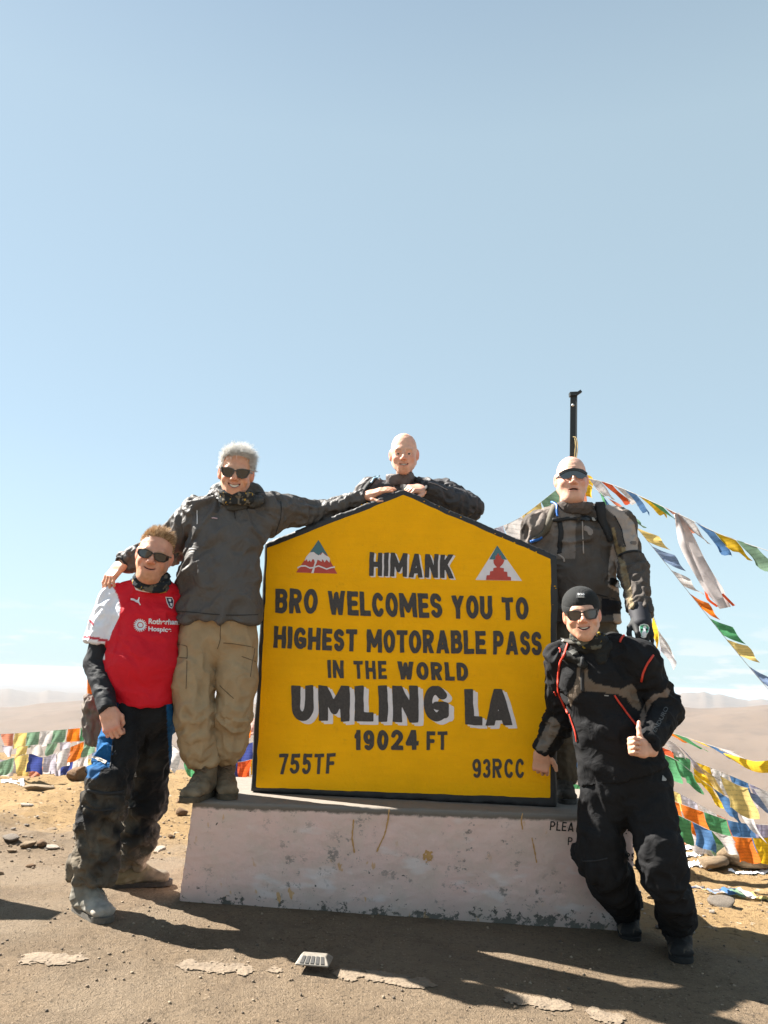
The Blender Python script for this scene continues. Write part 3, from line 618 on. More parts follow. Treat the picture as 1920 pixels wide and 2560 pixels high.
for i, (t_, a, b, c) in enumerate([('PLEASE', (1374, 2075), (1478, 2082), (1376, 2052)), ("T.", (1545, 2083), (1567, 2085), (1546, 2062)), ('P', (1419, 2112), (1431, 2113), (1420, 2092)), ('KERS', (1530, 2146), (1589, 2153), (1531, 2126))]):
    if t_ == 'PLEASE': t_ = 'PLEA'; b = (1434, 2079)
    word_px('painted_word', t_, a, b, c, plbvh, inkm, plinth, .15, .14, i, .04)
splm = pmat('yellow_splash', (.55, .33, .13), .7, var=.1)
P_, F_ = fill2d(lambda X, Y: np.hypot(X-1070, (Y-2139)*.9)-11+(fbm(np.stack([X*.2, Y*.2, X*0], -1), 3)-.5)*22, 1045, 2110, 1095, 2165, 1.5); decal('paint_splash', P_, F_, plbvh, splm, plinth)
for a in ([(973, 2025), (970, 2050), (962, 2085), (950, 2110), (942, 2128)], [(1306, 2035), (1303, 2050), (1306, 2072)], [(1330, 2095), (1336, 2125), (1341, 2155)], [(884, 2050), (880, 2095), (886, 2130)]):
    P_, F_ = fill2d(lambda X, Y: np.min([seg2(X, Y, p, q) for p, q in zip(a[:-1], a[1:])], 0)-1.7+(fbm(np.stack([X*.3, Y*.15, X*0], -1), 3)-.5)*3, min(p[0] for p in a)-5, a[0][1]-4, max(p[0] for p in a)+5, a[-1][1]+4, 1.); decal('paint_drip', P_, F_, plbvh, splm, plinth)

sign = thing('milestone_sign', 'yellow house shaped milestone with black border and painted welcome text', 'sign', sw(.785, 0))
black = pmat('black_border_paint', (.022, .021, .021), .55, var=.3, vscale=12, bump=.5, bscale=90)
cor = [(0, 0), (1.57, 0), tuple(st(1393, 1388)), tuple(st(1006, 1222)), tuple(st(661, 1356))]
cor[0] = tuple(st(625, 1981)*[1, 0]); cor[1] = tuple(st(1393, 2015)*[1, 0])
TH = .13
def slab():      # rounded, slightly uneven masonry slab
    ps = [('+', RBox(sw(.785, .8, -TH/2), (1.6, 1.6, 1.6)), 0)]
    ps += [('&', Plane(sw(0, 0, 0), NV), 0), ('&', Plane(sw(0, 0, -TH), -NV), 0)]
    c = [np.array(p) for p in cor]
    for a, b in zip(c, c[1:]+c[:1]):
        e = b-a; nn = np.array([e[1], -e[0]]); ps.append(('&', Plane(sw(*a), UX*nn[0]+UPV*nn[1]), 0))
    V, F = sdf(ps, .011); V = smoothv(V, F, 2, .4); N = vnormals(V, F); face = np.abs(N@NV) > .8
    return V+N*(np.where(face, 0, 1)*((fbm(V*12, 3, 8)-.5)*.012))[:, None], F
SVv, SFf = slab(); obj('slab', SVv, SFf, black, sign)
yel = pmat('yellow_paint', (.98, .465, .0), .62, spec=.15, var=.06, vscale=7, bump=.5, bscale=70, bdist=.004, detail=10)
def wear(m):
    t = m.node_tree; p = t.nodes['Principled BSDF']; l = t.links.new; src = p.inputs['Base Color'].links[0].from_socket; tc = t.nodes.new('ShaderNodeTexCoord')
    def lay(src, sc, s, a, b, col, k):
        mp = t.nodes.new('ShaderNodeMapping'); mp.inputs['Scale'].default_value = sc; l(tc.outputs['Object'], mp.inputs[0]); n = t.nodes.new('ShaderNodeTexNoise'); n.inputs['Scale'].default_value = s; n.inputs['Detail'].default_value = 8; n.inputs['Roughness'].default_value = .7; l(mp.outputs[0], n.inputs['Vector'])
        r = t.nodes.new('ShaderNodeMapRange'); r.inputs[1].default_value = a; r.inputs[2].default_value = b; r.inputs[4].default_value = k; l(n.outputs['Fac'], r.inputs[0]); x = t.nodes.new('ShaderNodeMix'); x.data_type = 'RGBA'; l(r.outputs[0], x.inputs[0]); l(src, x.inputs['A']); x.inputs['B'].default_value = col; return x.outputs['Result']
    src = lay(src, (1, 1, 9), 5, .45, .7, (.85, .36, .001, 1), .30); src = lay(src, (1, 1, 1), 9, .62, .74, (.55, .22, .01, 1), .4); src = lay(src, (1, 1, 1), 60, .70, .74, (.35, .15, .02, 1), .7); src = lay(src, (6, 6, 1), 7, .68, .76, (.62, .36, .10, 1), .5)
    l(src, p.inputs['Base Color'])
wear(yel)
inner = [tuple(st(*p)) for p in ((640, 1968), (1376, 1995), (1377, 1397), (1008, 1238), (669, 1371))]
def flat(name, f, b, h, off, mat, **kw):
    P, Fc = fill2d(f, *b, h); V = np.array([sw(a, c, off) for a, c in P]); Fc = [q[::-1] for q in Fc]
    v = V[Fc[0]]; 
    if np.cross(v[1]-v[0], v[2]-v[0]).dot(NV) < 0: Fc = [q[::-1] for q in Fc]
    return obj(name, V, Fc, mat, sign, False, **kw)
flat('face', lambda X, Y: poly2(X, Y, inner)+(fbm(np.stack([X*14, Y*14, X*0], -1), 3, 2)-.5)*.010, (-.05, -.05, 1.65, 1.7), .008, .0035, yel)
blk = pmat('letter_paint', (.043, .034, .030), .5, var=.45, vscale=90, bump=.3, bscale=200, detail=6); wht = pmat('white_letter_shadow', (.78, .72, .72), .5, var=.06, vscale=40)
def word(txt, bl, br, tl, th=.22, gap=.09, seed=1, shadow=None):
    f, Wd = word_sdf(txt, th*.92, gap+.02, seed, .05); a, b, c = st(*bl), st(*br), st(*tl); ex = (b-a)/Wd; ey = c-a
    P, Fc = fill2d(f, -.03, -.03, Wd+.03, 1.03, .024)
    # every letter is a piece of its own
    def put(off2, z, mat, nm):
        Q = a+P[:, :1]*ex+P[:, 1:]*ey+off2; V = np.array([sw(q[0], q[1], z) for q in Q]); par = list(range(len(P)))
        def find(i):
            while par[i] != i: par[i] = par[par[i]]; i = par[i]
            return i
        for q in Fc:
            r0 = find(q[0])
            for i in q[1:]: par[find(i)] = r0
        groups = {}
        for q in Fc: groups.setdefault(find(q[0]), []).append(q)
        for g_ in groups.values():
            if len(g_) < 8: continue
            used = sorted({i for q in g_ for i in q}); mp_ = {k: j for j, k in enumerate(used)}; FF = [[mp_[i] for i in q] for q in g_]; VV = V[used]
            if np.cross(VV[FF[0][1]]-VV[FF[0][0]], VV[FF[0][2]]-VV[FF[0][0]]).dot(NV) < 0: FF = [q[::-1] for q in FF]
            obj(nm, VV, FF, mat, sign, False)
    if shadow is not None:
        o2 = st(bl[0]+shadow[0], bl[1]+shadow[1])-a
        for k, kk in enumerate((1., .5)): put(o2*kk, .0048+.0006*k, wht, 'letter_shadow')
    put(np.zeros(2), .0068, blk, 'letter')
for i, w_ in enumerate([('HIMANK', (923, 1440), (1135, 1447), (925, 1381), .24, .07, (4.5, 3)), ('BRO', (688, 1532), (794, 1535), (690, 1471), .24, .06, None), ('WELCOMES', (820, 1537), (1107, 1546), (818, 1477), .24, .06, None),
        ('YOU', (1128, 1547), (1232, 1549), (1126, 1489), .24, .05, None), ('TO', (1256, 1550), (1322, 1550), (1254, 1493), .24, .1, None), ('HIGHEST', (684, 1620), (893, 1630), (686, 1565), .25, .07, None),
        ('MOTORABLE', (917, 1631), (1216, 1636), (917, 1573), .24, .06, None), ('PASS', (1233, 1636), (1354, 1638), (1233, 1577), .24, .06, None), ('IN', (820, 1695), (860, 1696), (819, 1650), .24, .1, None), ('THE', (886, 1697), (968, 1698), (884, 1652), .22, .14, None),
        ('WORLD', (995, 1699), (1171, 1702), (993, 1654), .25, .12, None), ('UMLING', (729, 1802), (1124, 1806), (729, 1713), .27, .12, (12, 8)), ('LA', (1162, 1812), (1281, 1814), (1161, 1722), .27, .06, (12, 8)),
        ('19024', (887, 1875), (1047, 1875), (887, 1825), .24, .12, None), ('FT', (1067, 1875), (1119, 1875), (1067, 1828), .22, .12, None), ('755TF', (695, 1935), (836, 1934), (699, 1884), .2, .13, None), ('93RCC', (1181, 1944), (1311, 1945), (1181, 1896), .2, .12, None)]):
    word(w_[0], w_[1], w_[2], w_[3], w_[4], w_[5], i*7+3, w_[6])
red = pmat('emblem_red', (.50, .055, .035), .5, var=.1); teal = pmat('emblem_teal', (.065, .17, .19), .5, var=.1); ewh = pmat('emblem_white', (.78, .73, .74), .5, var=.05)
def emblem(A, Bl, Br, cx, cy, s):
    def q(x, y): return tuple(st(cx+x*s, cy+y*s))
    return q
def polyf(name, pts, off, mat):
    P0 = np.array(pts); lo = P0.min(0)-.01; hi = P0.max(0)+.01; flat(name, lambda X, Y: poly2(X, Y, [tuple(p) for p in pts]), (lo[0], lo[1], hi[0], hi[1]), .0022, off, mat)
q1 = lambda x, y: tuple(st(640+x*.2411, 1300+y*.2411)); q2 = lambda x, y: tuple(st(1020+x*.2411, 1300+y*.2411))
polyf('emblem_field', [q1(650, 208), q1(417, 545), q1(845, 558)], .0046, red)
polyf('emblem_sky', [q1(650, 208), q1(560, 338), q1(600, 332), q1(650, 368), q1(690, 335), q1(752, 378)], .0056, teal)
polyf('emblem_snow', [q1(562, 338), q1(600, 334), q1(622, 352), q1(640, 362), q1(655, 370), q1(664, 358), q1(675, 366), q1(690, 337), q1(715, 362), q1(757, 386), q1(768, 400), q1(764, 445), q1(748, 428), q1(735, 412), q1(712, 442), q1(702, 420), q1(688, 408), q1(682, 436), q1(668, 425), q1(640, 412), q1(628, 452), q1(618, 470), q1(600, 552), q1(574, 552), q1(600, 480), q1(612, 440), q1(605, 412), q1(588, 408), q1(572, 438), q1(560, 418), q1(540, 436), q1(530, 408), q1(505, 430), q1(522, 384)], .0064, ewh)
rv = [(432, 492), (470, 472), (515, 470), (560, 492), (600, 488), (650, 470), (690, 485), (735, 503), (780, 488), (820, 482)]
polyf('emblem_river', [q1(x, y) for x, y in rv]+[q1(x, y+15) for x, y in rv[::-1]], .0072, ewh)
polyf('emblem_field', [q2(925, 265), q2(698, 622), q2(1182, 632)], .0046, ewh); polyf('emblem_sky', [q2(925, 265), q2(842, 410), q2(1025, 412)], .0056, teal)
polyf('emblem_torch', [q2(930, 345), q2(918, 375), q2(905, 368), q2(908, 408), q2(885, 415), q2(888, 448), q2(902, 472), q2(922, 492), q2(885, 500), q2(882, 530), q2(850, 534), q2(848, 572), q2(815, 575), q2(808, 622), q2(1068, 628), q2(1066, 592), q2(1032, 588), q2(1028, 540), q2(992, 535), q2(995, 502), q2(948, 494), q2(985, 455), q2(1000, 418), q2(968, 402), q2(962, 362), q2(948, 378), q2(940, 352)], .0064, red)
fle = [(1379+random.uniform(0, 8)*1.5, random.uniform(1400, 1980)) for _ in range(10)]+[(1010+i*14+random.uniform(-6, 6), 1231+i*6.3+random.uniform(-3, 3)) for i in range(4, 25, 2)]+[(905, 1262), (918, 1257), (1381, 1916)]
for fx, fy in fle:
    s0 = st(fx, fy); rr = random.uniform(.002, .0042); ph = random.random()*9
    flat('paint_fleck', lambda X, Y: np.hypot(X-s0[0], (Y-s0[1])*1.3)-rr+(fbm(np.stack([X*160, Y*160, X*0+ph], -1), 2)-.5)*.006, (s0[0]-.02, s0[1]-.02, s0[0]+.02, s0[1]+.02), .0016, .0048, yel) if fill2d(lambda X, Y: np.hypot(X-s0[0], (Y-s0[1])*1.3)-rr+(fbm(np.stack([X*160, Y*160, X*0+ph], -1), 2)-.5)*.006, s0[0]-.02, s0[1]-.02, s0[0]+.02, s0[1]+.02, .0016)[1] else None

# ================================================================== road stud
def stud():
    c = gnd(785, 2424); t = thing('road_stud', 'worn metal road stud on the broken white edge line', 'road stud', c); a = .12; ca, sa = math.cos(a), -math.sin(a)
    def P(x, y, z): return (c[0]+x*ca-y*sa, c[1]+x*sa+y*ca, z+.004)
    w, d, h = .066, .055, .028; V = [P(-w, -d, 0), P(w, -d, 0), P(w, d, 0), P(-w, d, 0), P(-w, -d, .006), P(w, -d, .006), P(w, d, .006), P(-w, d, .006), P(-w*.72, -d*.35, h), P(w*.72, -d*.35, h), P(w*.72, d*.35, h), P(-w*.72, d*.35, h)]
    F = [(0, 3, 2, 1), (0, 1, 5, 4), (1, 2, 6, 5), (2, 3, 7, 6), (3, 0, 4, 7), (4, 5, 9, 8), (5, 6, 10, 9), (6, 7, 11, 10), (7, 4, 8, 11), (8, 9, 10, 11)]
    o = obj('housing', V, F, pmat('stud_metal', (.24, .215, .18), .6, metal=.3, var=.25, vscale=60), t, False); b = o.modifiers.new('b', 'BEVEL'); b.width = .003; b.segments = 2
    dm = pmat('stud_recess', (.03, .028, .025), .6)
    for k in range(5):
        x = (-.62+k*.31)*w; V = []; y0, z0, y1, z1 = -d*.93, .0095, -d*.42, h-.0015
        V = [P(x-.007, y0, z0), P(x+.007, y0, z0), P(x*.86+.006, y1, z1), P(x*.86-.006, y1, z1)]; nn = nrm(np.cross(np.array(V[1])-V[0], np.array(V[3])-V[0]))*.0012; V = [np.array(v)+nn for v in V]+[np.array(v)-nn*.5 for v in V]
        obj('slot', V, [(0, 1, 2, 3), (4, 7, 6, 5), (0, 4, 5, 1), (1, 5, 6, 2), (2, 6, 7, 3), (3, 7, 4, 0)], dm, t, False)
stud()
# ================================================================== upright slab outside the frame whose shadow falls in at the left
Vn, Fn = [], []; box_geo(Vn, Fn, np.array([-2.93, 4.36, .62]), np.array([.42, .07, .625])); o = obj('side_board', Vn, Fn, black, None, False, label='dark upright board standing out of frame, left of the man in red', category='board')
# ================================================================== prayer flags
def clothmat(n, c, tr=.45, ink=.75):
    m = pmat(n, c, .9, var=.18, vscale=25, bump=.3, bscale=120); t = m.node_tree; p = t.nodes['Principled BSDF']; o = t.nodes['Material Output']; tb = t.nodes.new('ShaderNodeBsdfTranslucent'); mx_ = t.nodes.new('ShaderNodeMixShader')
    src = p.inputs['Base Color'].links[0].from_socket; tg = t.nodes.new('ShaderNodeTexCoord'); wv = t.nodes.new('ShaderNodeTexWave'); wv.bands_direction = 'Z'; wv.inputs['Scale'].default_value = 2.6; wv.inputs['Distortion'].default_value = .6; t.links.new(tg.outputs['Generated'], wv.inputs[0])
    nn = t.nodes.new('ShaderNodeTexNoise'); nn.inputs['Scale'].default_value = 26; t.links.new(tg.outputs['Generated'], nn.inputs['Vector']); mm = t.nodes.new('ShaderNodeMath'); mm.operation = 'MULTIPLY'; t.links.new(wv.outputs['Fac'], mm.inputs[0]); t.links.new(nn.outputs['Fac'], mm.inputs[1])
    r_ = t.nodes.new('ShaderNodeMapRange'); r_.inputs[1].default_value = .38; r_.inputs[2].default_value = .5; r_.inputs[3].default_value = 1; r_.inputs[4].default_value = ink; t.links.new(mm.outputs[0], r_.inputs[0]); sc_ = t.nodes.new('ShaderNodeVectorMath'); sc_.operation = 'SCALE'; t.links.new(src, sc_.inputs[0]); t.links.new(r_.outputs[0], sc_.inputs['Scale']); src = sc_.outputs[0]; t.links.new(src, p.inputs['Base Color'])
    t.links.new(src, tb.inputs[0]); mx_.inputs[0].default_value = tr; t.links.new(p.outputs[0], mx_.inputs[1]); t.links.new(tb.outputs[0], mx_.inputs[2]); t.links.new(mx_.outputs[0], o.inputs[0]); return m
FM = {'b': clothmat('flag_blue', (.08, .20, .42)), 'w': clothmat('flag_white', (.72, .70, .70)), 'r': clothmat('flag_red', (.66, .10, .025)), 'g': clothmat('flag_green', (.09, .32, .14)), 'y': clothmat('flag_yellow', (.80, .50, .02)),
      'l': clothmat('flag_faded_violet', (.40, .37, .50)), 'o': clothmat('flag_orange', (.80, .20, .02)), 'n': clothmat('flag_navy', (.05, .07, .25)), 'p': clothmat('flag_pale_pink', (.68, .47, .42))}
FM.update({'R': clothmat('faded_red', (.62, .24, .15)), 'G': clothmat('faded_green', (.22, .36, .24)), 'B': clothmat('faded_blue', (.22, .30, .46)), 'Y': clothmat('faded_yellow', (.74, .56, .20)), 'L': clothmat('faded_lilac', (.52, .49, .56)), 'W': clothmat('faded_white', (.66, .62, .60))})
cordm = pmat('cord', (.3, .28, .26), .9)
def catmull(P, n=14):
    P = [np.array(p, float) for p in P]; P = [2*P[0]-P[1]]+P+[2*P[-1]-P[-2]]; o = []
    for i in range(1, len(P)-2):
        for k in range(n):
            t = k/n; a, b, c, d = P[i-1:i+3]; o.append(.5*((2*b)+(c-a)*t+(2*a-5*b+4*c-d)*t*t+(3*b-a-3*c+d)*t**3))
    return np.array(o+[P[-2]])
def flag_string(cps, cols, size, gap, label, wind=(0.25, -.1), jit=.3, rag=.0, start=0., cord_r=.0018, first=0, skip=()):
    C3 = catmull([at(*c) for c in cps]); root = thing('prayer_flag_string', label, 'prayer flags', C3[0]); rg = random.Random(hash_(label))
    V, F = [], []; tube_geo(V, F, C3, cord_r, 5); obj('cord', V, F, cordm, root)
    d = np.concatenate([[0], np.cumsum(np.linalg.norm(np.diff(C3, axis=0), axis=1))]); x = start; k = first
    while x+size*.9 < d[-1]:
        w = size*rg.uniform(.92, 1.05); hh = size*rg.uniform(1.0, 1.25); c = cols[k % len(cols)]; k += 1
        if c != '_':
            nx, ny = 7, 8; s = np.linspace(0, 1, nx); t = np.linspace(0, 1, ny); S, T = np.meshgrid(s, t, indexing='ij'); top = np.stack([np.interp(x+S*w, d, C3[:, i]) for i in range(3)], -1)
            wx = wind[0]+rg.uniform(-jit, jit); wy = wind[1]+rg.uniform(-jit, jit); tw = rg.uniform(-.35, .35)*jit*2; ph = rg.uniform(0, 6); e = nrm(C3[-1]-C3[0])
            D = np.stack([wx*T+tw*T*T*(S-.5), wy*T+tw*1.2*T*T*(S-.5)*2, -T*np.sqrt(max(.08, 1-wx*wx-wy*wy))], -1)
            V = top+D*hh; amp = .12*size*(.5+T); V[..., 1] += amp*np.sin(S*5.5+ph+T*2.5); V[..., 0] += .06*size*T*np.sin(T*6+ph); V[..., 2] += .05*size*T*np.sin(S*7+ph*2)
            if rg.random() < rag: V = V+(1-S[..., None])*T[..., None]*e*hh*.35
            idx = np.arange(nx*ny).reshape(nx, ny); Fq = np.stack([idx[:-1, :-1], idx[1:, :-1], idx[1:, 1:], idx[:-1, 1:]], -1).reshape(-1, 4)
            obj('flag', V.reshape(-1, 3), Fq, FM[c], root)
        x += w+gap*rg.uniform(.4, 1.5)
    return root
def hash_(s): return sum((i+1)*ord(c) for i, c in enumerate(s))
pole = thing('flag_pole', 'dark steel angle pole rising above the bald man in sunglasses', 'pole', at(1424, 1980, 6.0)*[1, 1, 0])
pm = pmat('pole_paint', (.018, .02, .019), .5, var=.3, bump=.2)
pt, pb = at(1433, 984, 6.), at(1422, 1990, 6.); pb[2] = 0
V, F = [], []; bar_geo(V, F, pb, pt, .046, .006, (1, 0, 0)); bar_geo(V, F, pb+np.array([.03, .03, 0]), pt+np.array([.03, .03, 0]), .006, .06, (1, 0, 0)); obj('angle_bar', V, F, pm, pole, False)
V, F = [], []; bar_geo(V, F, pt+np.array([-.03, 0, -.01]), pt+np.array([.03, 0, -.005]), .05, .03, (0, 1, 0)); bar_geo(V, F, pt+np.array([.02, 0, -.01]), pt+np.array([.062, 0, .022]), .03, .022, (0, 1, 0)); obj('bracket', V, F, pm, pole, False)
V, F = [], []; ic = np.array(ICO2[0]); c_ = at(1432, 1013, 5.99); obj('bolt', ic*.012+c_, ICO2[1], pmat('bolt', (.7, .7, .68), .4, metal=.7), pole)
V, F = [], []; tube_geo(V, F, catmull([at(1436, 1092, 5.97), at(1439, 1110, 5.96), at(1437, 1135, 5.97), at(1436, 1165, 5.98)]), .004, 5); tube_geo(V, F, catmull([at(1433, 1092, 5.97), at(1441, 1096, 5.95), at(1444, 1120, 5.94), at(1440, 1150, 5.96)]), .0035, 5); obj('rope', V, F, pmat('rope', (.5, .38, .18), .9), pole)
kn = (1445, 1190, 5.95)
flag_string([kn, (1540, 1215, 5.5), (1690, 1282, 4.9), (1800, 1335, 4.6), (1935, 1382, 4.3)], '_wrWbygRWbyGRWbYg', .15, .008, 'prayer flag string running from the pole to the right edge, highest of all', (.62, -.1), .12, .6)
flag_string([kn, (1530, 1255, 5.6), (1600, 1330, 5.4), (1665, 1410, 5.3), (1745, 1510, 5.2), (1850, 1640, 5.1), (1935, 1740, 5.)], '__RGYBWogYBWRg', .13, .06, 'prayer flag string slanting down to the right edge behind the bald man', (.93, -.1), .10, .1)
flag_string([kn, (1395, 1222, 5.9), (1290, 1300, 5.75), (1180, 1345, 5.6), (1120, 1420, 5.5)], 'RGYWLBWYG', .20, .004, 'pale prayer flag string slanting down left between pole and sign top', (.22, -.2), .15, .2)
flag_string([kn, (1475, 1190, 5.9), (1500, 1225, 5.8), (1520, 1275, 5.75), (1540, 1330, 5.7), (1640, 1560, 5.6), (1650, 1680, 5.5)], 'ybgywg_____ywl', .15, -.03, 'bunched prayer flags hanging from the pole behind the bald mans shoulder', (.25, -.1), .5, .3)
sc_ = thing('scarf', 'long faded white ceremonial scarf with red tips hanging from the upper flag string', 'scarf', at(1695, 1290, 4.9))
Cc = catmull([at(1690, 1284, 4.9), at(1722, 1360, 4.88), at(1765, 1440, 4.86), at(1812, 1520, 4.84)]); n_ = len(Cc); wd = np.interp(np.linspace(0, 1, n_), [0, .3, .8, 1], [.012, .055, .085, .05])
V = []; 
for i, p in enumerate(Cc):
    for k in range(6): u = k/5-.5; V.append(p+np.array([u*wd[i]*1.6, .03*math.sin(k*2.1+i*.12), u*wd[i]*.35]))
F = [[i*6+k, i*6+k+1, (i+1)*6+k+1, (i+1)*6+k] for i in range(n_-1) for k in range(5)]; obj('scarf_cloth', V, F, clothmat('scarf_white', (.70, .64, .63), .35, 1), sc_)
for a in ([(1765, 1478, 4.85), (1772, 1500, 4.84), (1795, 1518, 4.84)], [(1806, 1486, 4.84), (1820, 1500, 4.84), (1836, 1516, 4.84)]):
    c3 = catmull([at(*q) for q in a]); V = []; 
    for i, p in enumerate(c3): V += [p+np.array([-.010, 0, 0]), p+np.array([.010, .01, .008])]
    obj('scarf_tip', V, [[2*i, 2*i+1, 2*i+3, 2*i+2] for i in range(len(c3)-1)], FM['r'], sc_)
# low strings at the right
flag_string([(1640, 1820, 6.6), (1720, 1845, 6.3), (1790, 1868, 6.), (1835, 1880, 5.8)], 'ogybwrg', .15, .01, 'thin wind blown flag string at right level with the raised thumb', (.85, -.1), .08, .9)
V = []; c3 = catmull([at(1808, 1884, 5.8), at(1850, 1895, 5.6), at(1890, 1905, 5.4), at(1940, 1900, 5.2)]); hw = np.interp(np.linspace(0, 1, len(c3)), [0, .4, 1], [.01, .04, .05])
for i, p in enumerate(c3): V += [p+np.array([0, 0, .004]), p+np.array([0, -.03, -hw[i]*.6]), p+np.array([.02, .01, -hw[i]*1.5])]
yb = thing('prayer_banner', 'orange yellow banner stretched tight at the right edge', 'banner', c3[0]); obj('banner_cloth', V, [[3*i+k, 3*i+k+1, 3*i+k+4, 3*i+k+3] for i in range(len(c3)-1) for k in (0, 1)], FM['y'], yb)
flag_string([(1600, 1850, 6.0), (1660, 1870, 5.9), (1740, 1905, 5.8), (1840, 1945, 5.7), (1940, 1990, 5.6)], 'wrgywblwr', .125, .004, 'upper row of large prayer flags at right behind the biker', (.12, -.25), .2, .25)
flag_string([(1640, 1880, 5.4), (1690, 1900, 5.3), (1760, 1955, 5.2), (1850, 2015, 5.1), (1890, 2045, 5.0)], 'ggybw', .13, .01, 'middle row of steeply sloping prayer flags at right', (.3, -.2), .2, .7)
flag_string([(1655, 1985, 5.6), (1690, 2005, 5.5), (1760, 2030, 5.4), (1840, 2055, 5.3), (1950, 2065, 5.2)], 'oogblybo', .145, .002, 'lowest hanging row of prayer flags at right above the boulders', (.1, -.2), .15, .1)
flag_string([(1650, 2062, 6.2), (1760, 2085, 6.1), (1860, 2090, 6.), (1950, 2080, 5.9)], 'RWGYWYLYG', .15, .01, 'faded row of flags touching the ground behind the lowest row at right', (.3, -.1), .3, .5)
flag_string([(1395, 1835, 6.2), (1440, 1860, 6.1), (1475, 1900, 6.0), (1500, 1960, 5.9)], 'bbwrgyo', .16, -.04, 'bunch of prayer flags seen between the sign and the crouching biker', (.05, -.2), .3, .2)
flag_string([(1400, 1950, 5.9), (1480, 1975, 5.9), (1600, 2040, 5.8), (1630, 2100, 5.7), (1660, 2190, 5.6)], 'gywbyr', .17, .02, 'low flag string crossing behind the bikers legs', (.1, -.2), .3, .2)
flag_string([(1610, 1950, 7.2), (1700, 1985, 7.1), (1800, 2040, 7.0), (1900, 2075, 6.9), (1960, 2080, 6.9)], 'WYLWRWGW', .15, .006, 'faint washed out flag string farthest back at the right edge', (.25, -.1), .3, .4)
flag_string([(1640, 1835, 5.9), (1700, 1868, 5.8), (1760, 1925, 5.7), (1830, 1965, 5.6), (1930, 2000, 5.5)], 'WLYWBWlwR', .14, .03, 'tangled pale flag string woven through the rows at right', (.4, -.2), .4, .6)
flag_string([(1800, 1940, 5.0), (1850, 1965, 4.95), (1900, 1975, 4.9), (1960, 1990, 4.85)], 'YWor', .16, .02, 'nearest string of orange and white flags cut by the right edge', (.05, -.3), .3, .4)
flag_string([(1640, 2010, 5.3), (1720, 2050, 5.2), (1800, 2085, 5.1), (1880, 2095, 5.05), (1960, 2090, 5.)], 'rgbWoybR', .12, .004, 'crowded small flags right above the boulders at the right edge', (.1, -.3), .35, .4)
# left strings
flag_string([(-60, 1838, 9.0), (60, 1832, 9.0), (180, 1822, 9.), (260, 1815, 9.), (380, 1812, 9.2)], 'LBRYGWGogWbLYWLR', .14, .006, 'upper level string of prayer flags at the far left', (.05, -.15), .12, .1)
flag_string([(-70, 1925, 8.), (0, 1905, 8.), (70, 1885, 8.), (110, 1893, 8.), (170, 1870, 8.), (250, 1838, 8.)], 'WRGYnLWoGLYBL', .135, .004, 'sagging lower string of prayer flags at the far left', (.05, -.15), .15, .1)
flag_string([(-60, 1905, 8.6), (20, 1900, 8.6), (90, 1910, 8.6), (180, 1900, 8.6), (260, 1895, 8.6)], 'WLWpWLWYWR', .15, .01, 'bleached white and violet flag string behind the lower left flags', (.05, -.15), .15, .1)
flag_string([(390, 1842, 8.), (430, 1862, 8.), (470, 1895, 8.), (520, 1915, 8.)], 'ywggyb', .15, .005, 'short run of flags between the red jersey man and the khaki trousers', (-.1, -.15), .3, .2)
flag_string([(520, 1805, 8.), (560, 1815, 8.), (620, 1800, 8.), (680, 1780, 8.)], 'yyoplw', .15, .0, 'yellow and pink flags seen between khaki trouser legs', (.05, -.15), .3, .1)
flag_string([(560, 1845, 7.6), (600, 1862, 7.6), (650, 1850, 7.6)], 'lnrl', .14, .0, 'violet and navy flags beside the lower left corner of the sign', (.05, -.15), .2, .1)
flag_string([(560, 1895, 7.), (600, 1905, 7.), (660, 1888, 7.)], 'nrygy', .12, .0, 'red navy and green flags just above the plinth beside the sign', (.0, -.15), .2, .1)
flag_string([(-60, 1856, 8.8), (40, 1866, 8.8), (130, 1858, 8.8), (250, 1850, 8.8)], 'WRLYWGLWR', .11, .05, 'thin tangled string of small faded flags between the two left rows', (.15, -.2), .4, .5)
flag_string([(-60, 1878, 8.3), (60, 1915, 8.3), (130, 1912, 8.3), (260, 1872, 8.3)], 'BLWYRLnW', .12, .03, 'lowest drooping string of violet and blue flags near the left edge', (.1, -.2), .3, .4)
# flags fallen on the ground at right
def fallen():
    pts = [(1640, 2160), (1700, 2195), (1745, 2215), (1790, 2228), (1850, 2238), (1910, 2252), (1960, 2262)]; c3 = np.array([gnd(*p) for p in pts]); c3 = catmull(c3); c3[:, 2] = terrain(c3[:, 0], c3[:, 1])+.02; root = thing('fallen_flag_string', 'flag string lying crumpled on the ground at right', 'prayer flags', c3[0]); V, F = [], []; tube_geo(V, F, c3, .006, 5); obj('cord', V, F, pmat('dark_cord', (.05, .06, .1), .9), root)
    for k, c in enumerate('WLGWYBWbGWYGB'):
        i = int(k/13*(len(c3)-8)); nx = 7; p0 = c3[i]; p1 = c3[min(i+7, len(c3)-1)]; e = p1-p0; S, T = np.meshgrid(np.linspace(0, 1, nx), np.linspace(0, 1, nx), indexing='ij'); dr = np.array([.25, -1, 0])*(.09+.05*random.random())
        V = p0+S[..., None]*e+T[..., None]*dr; n = fbm(np.stack([S*3, T*3, S*0+k*3.7], -1), 3, k); V[..., 2] = terrain(V[..., 0], V[..., 1])+.012+.07*np.clip(n-.35, 0, 1)*(1-.4*T); V = V.reshape(-1, 3); idx = np.arange(nx*nx).reshape(nx, nx)
        obj('flag', V, np.stack([idx[:-1, :-1], idx[1:, :-1], idx[1:, 1:], idx[:-1, 1:]], -1).reshape(-1, 4), FM[c], root)
fallen()
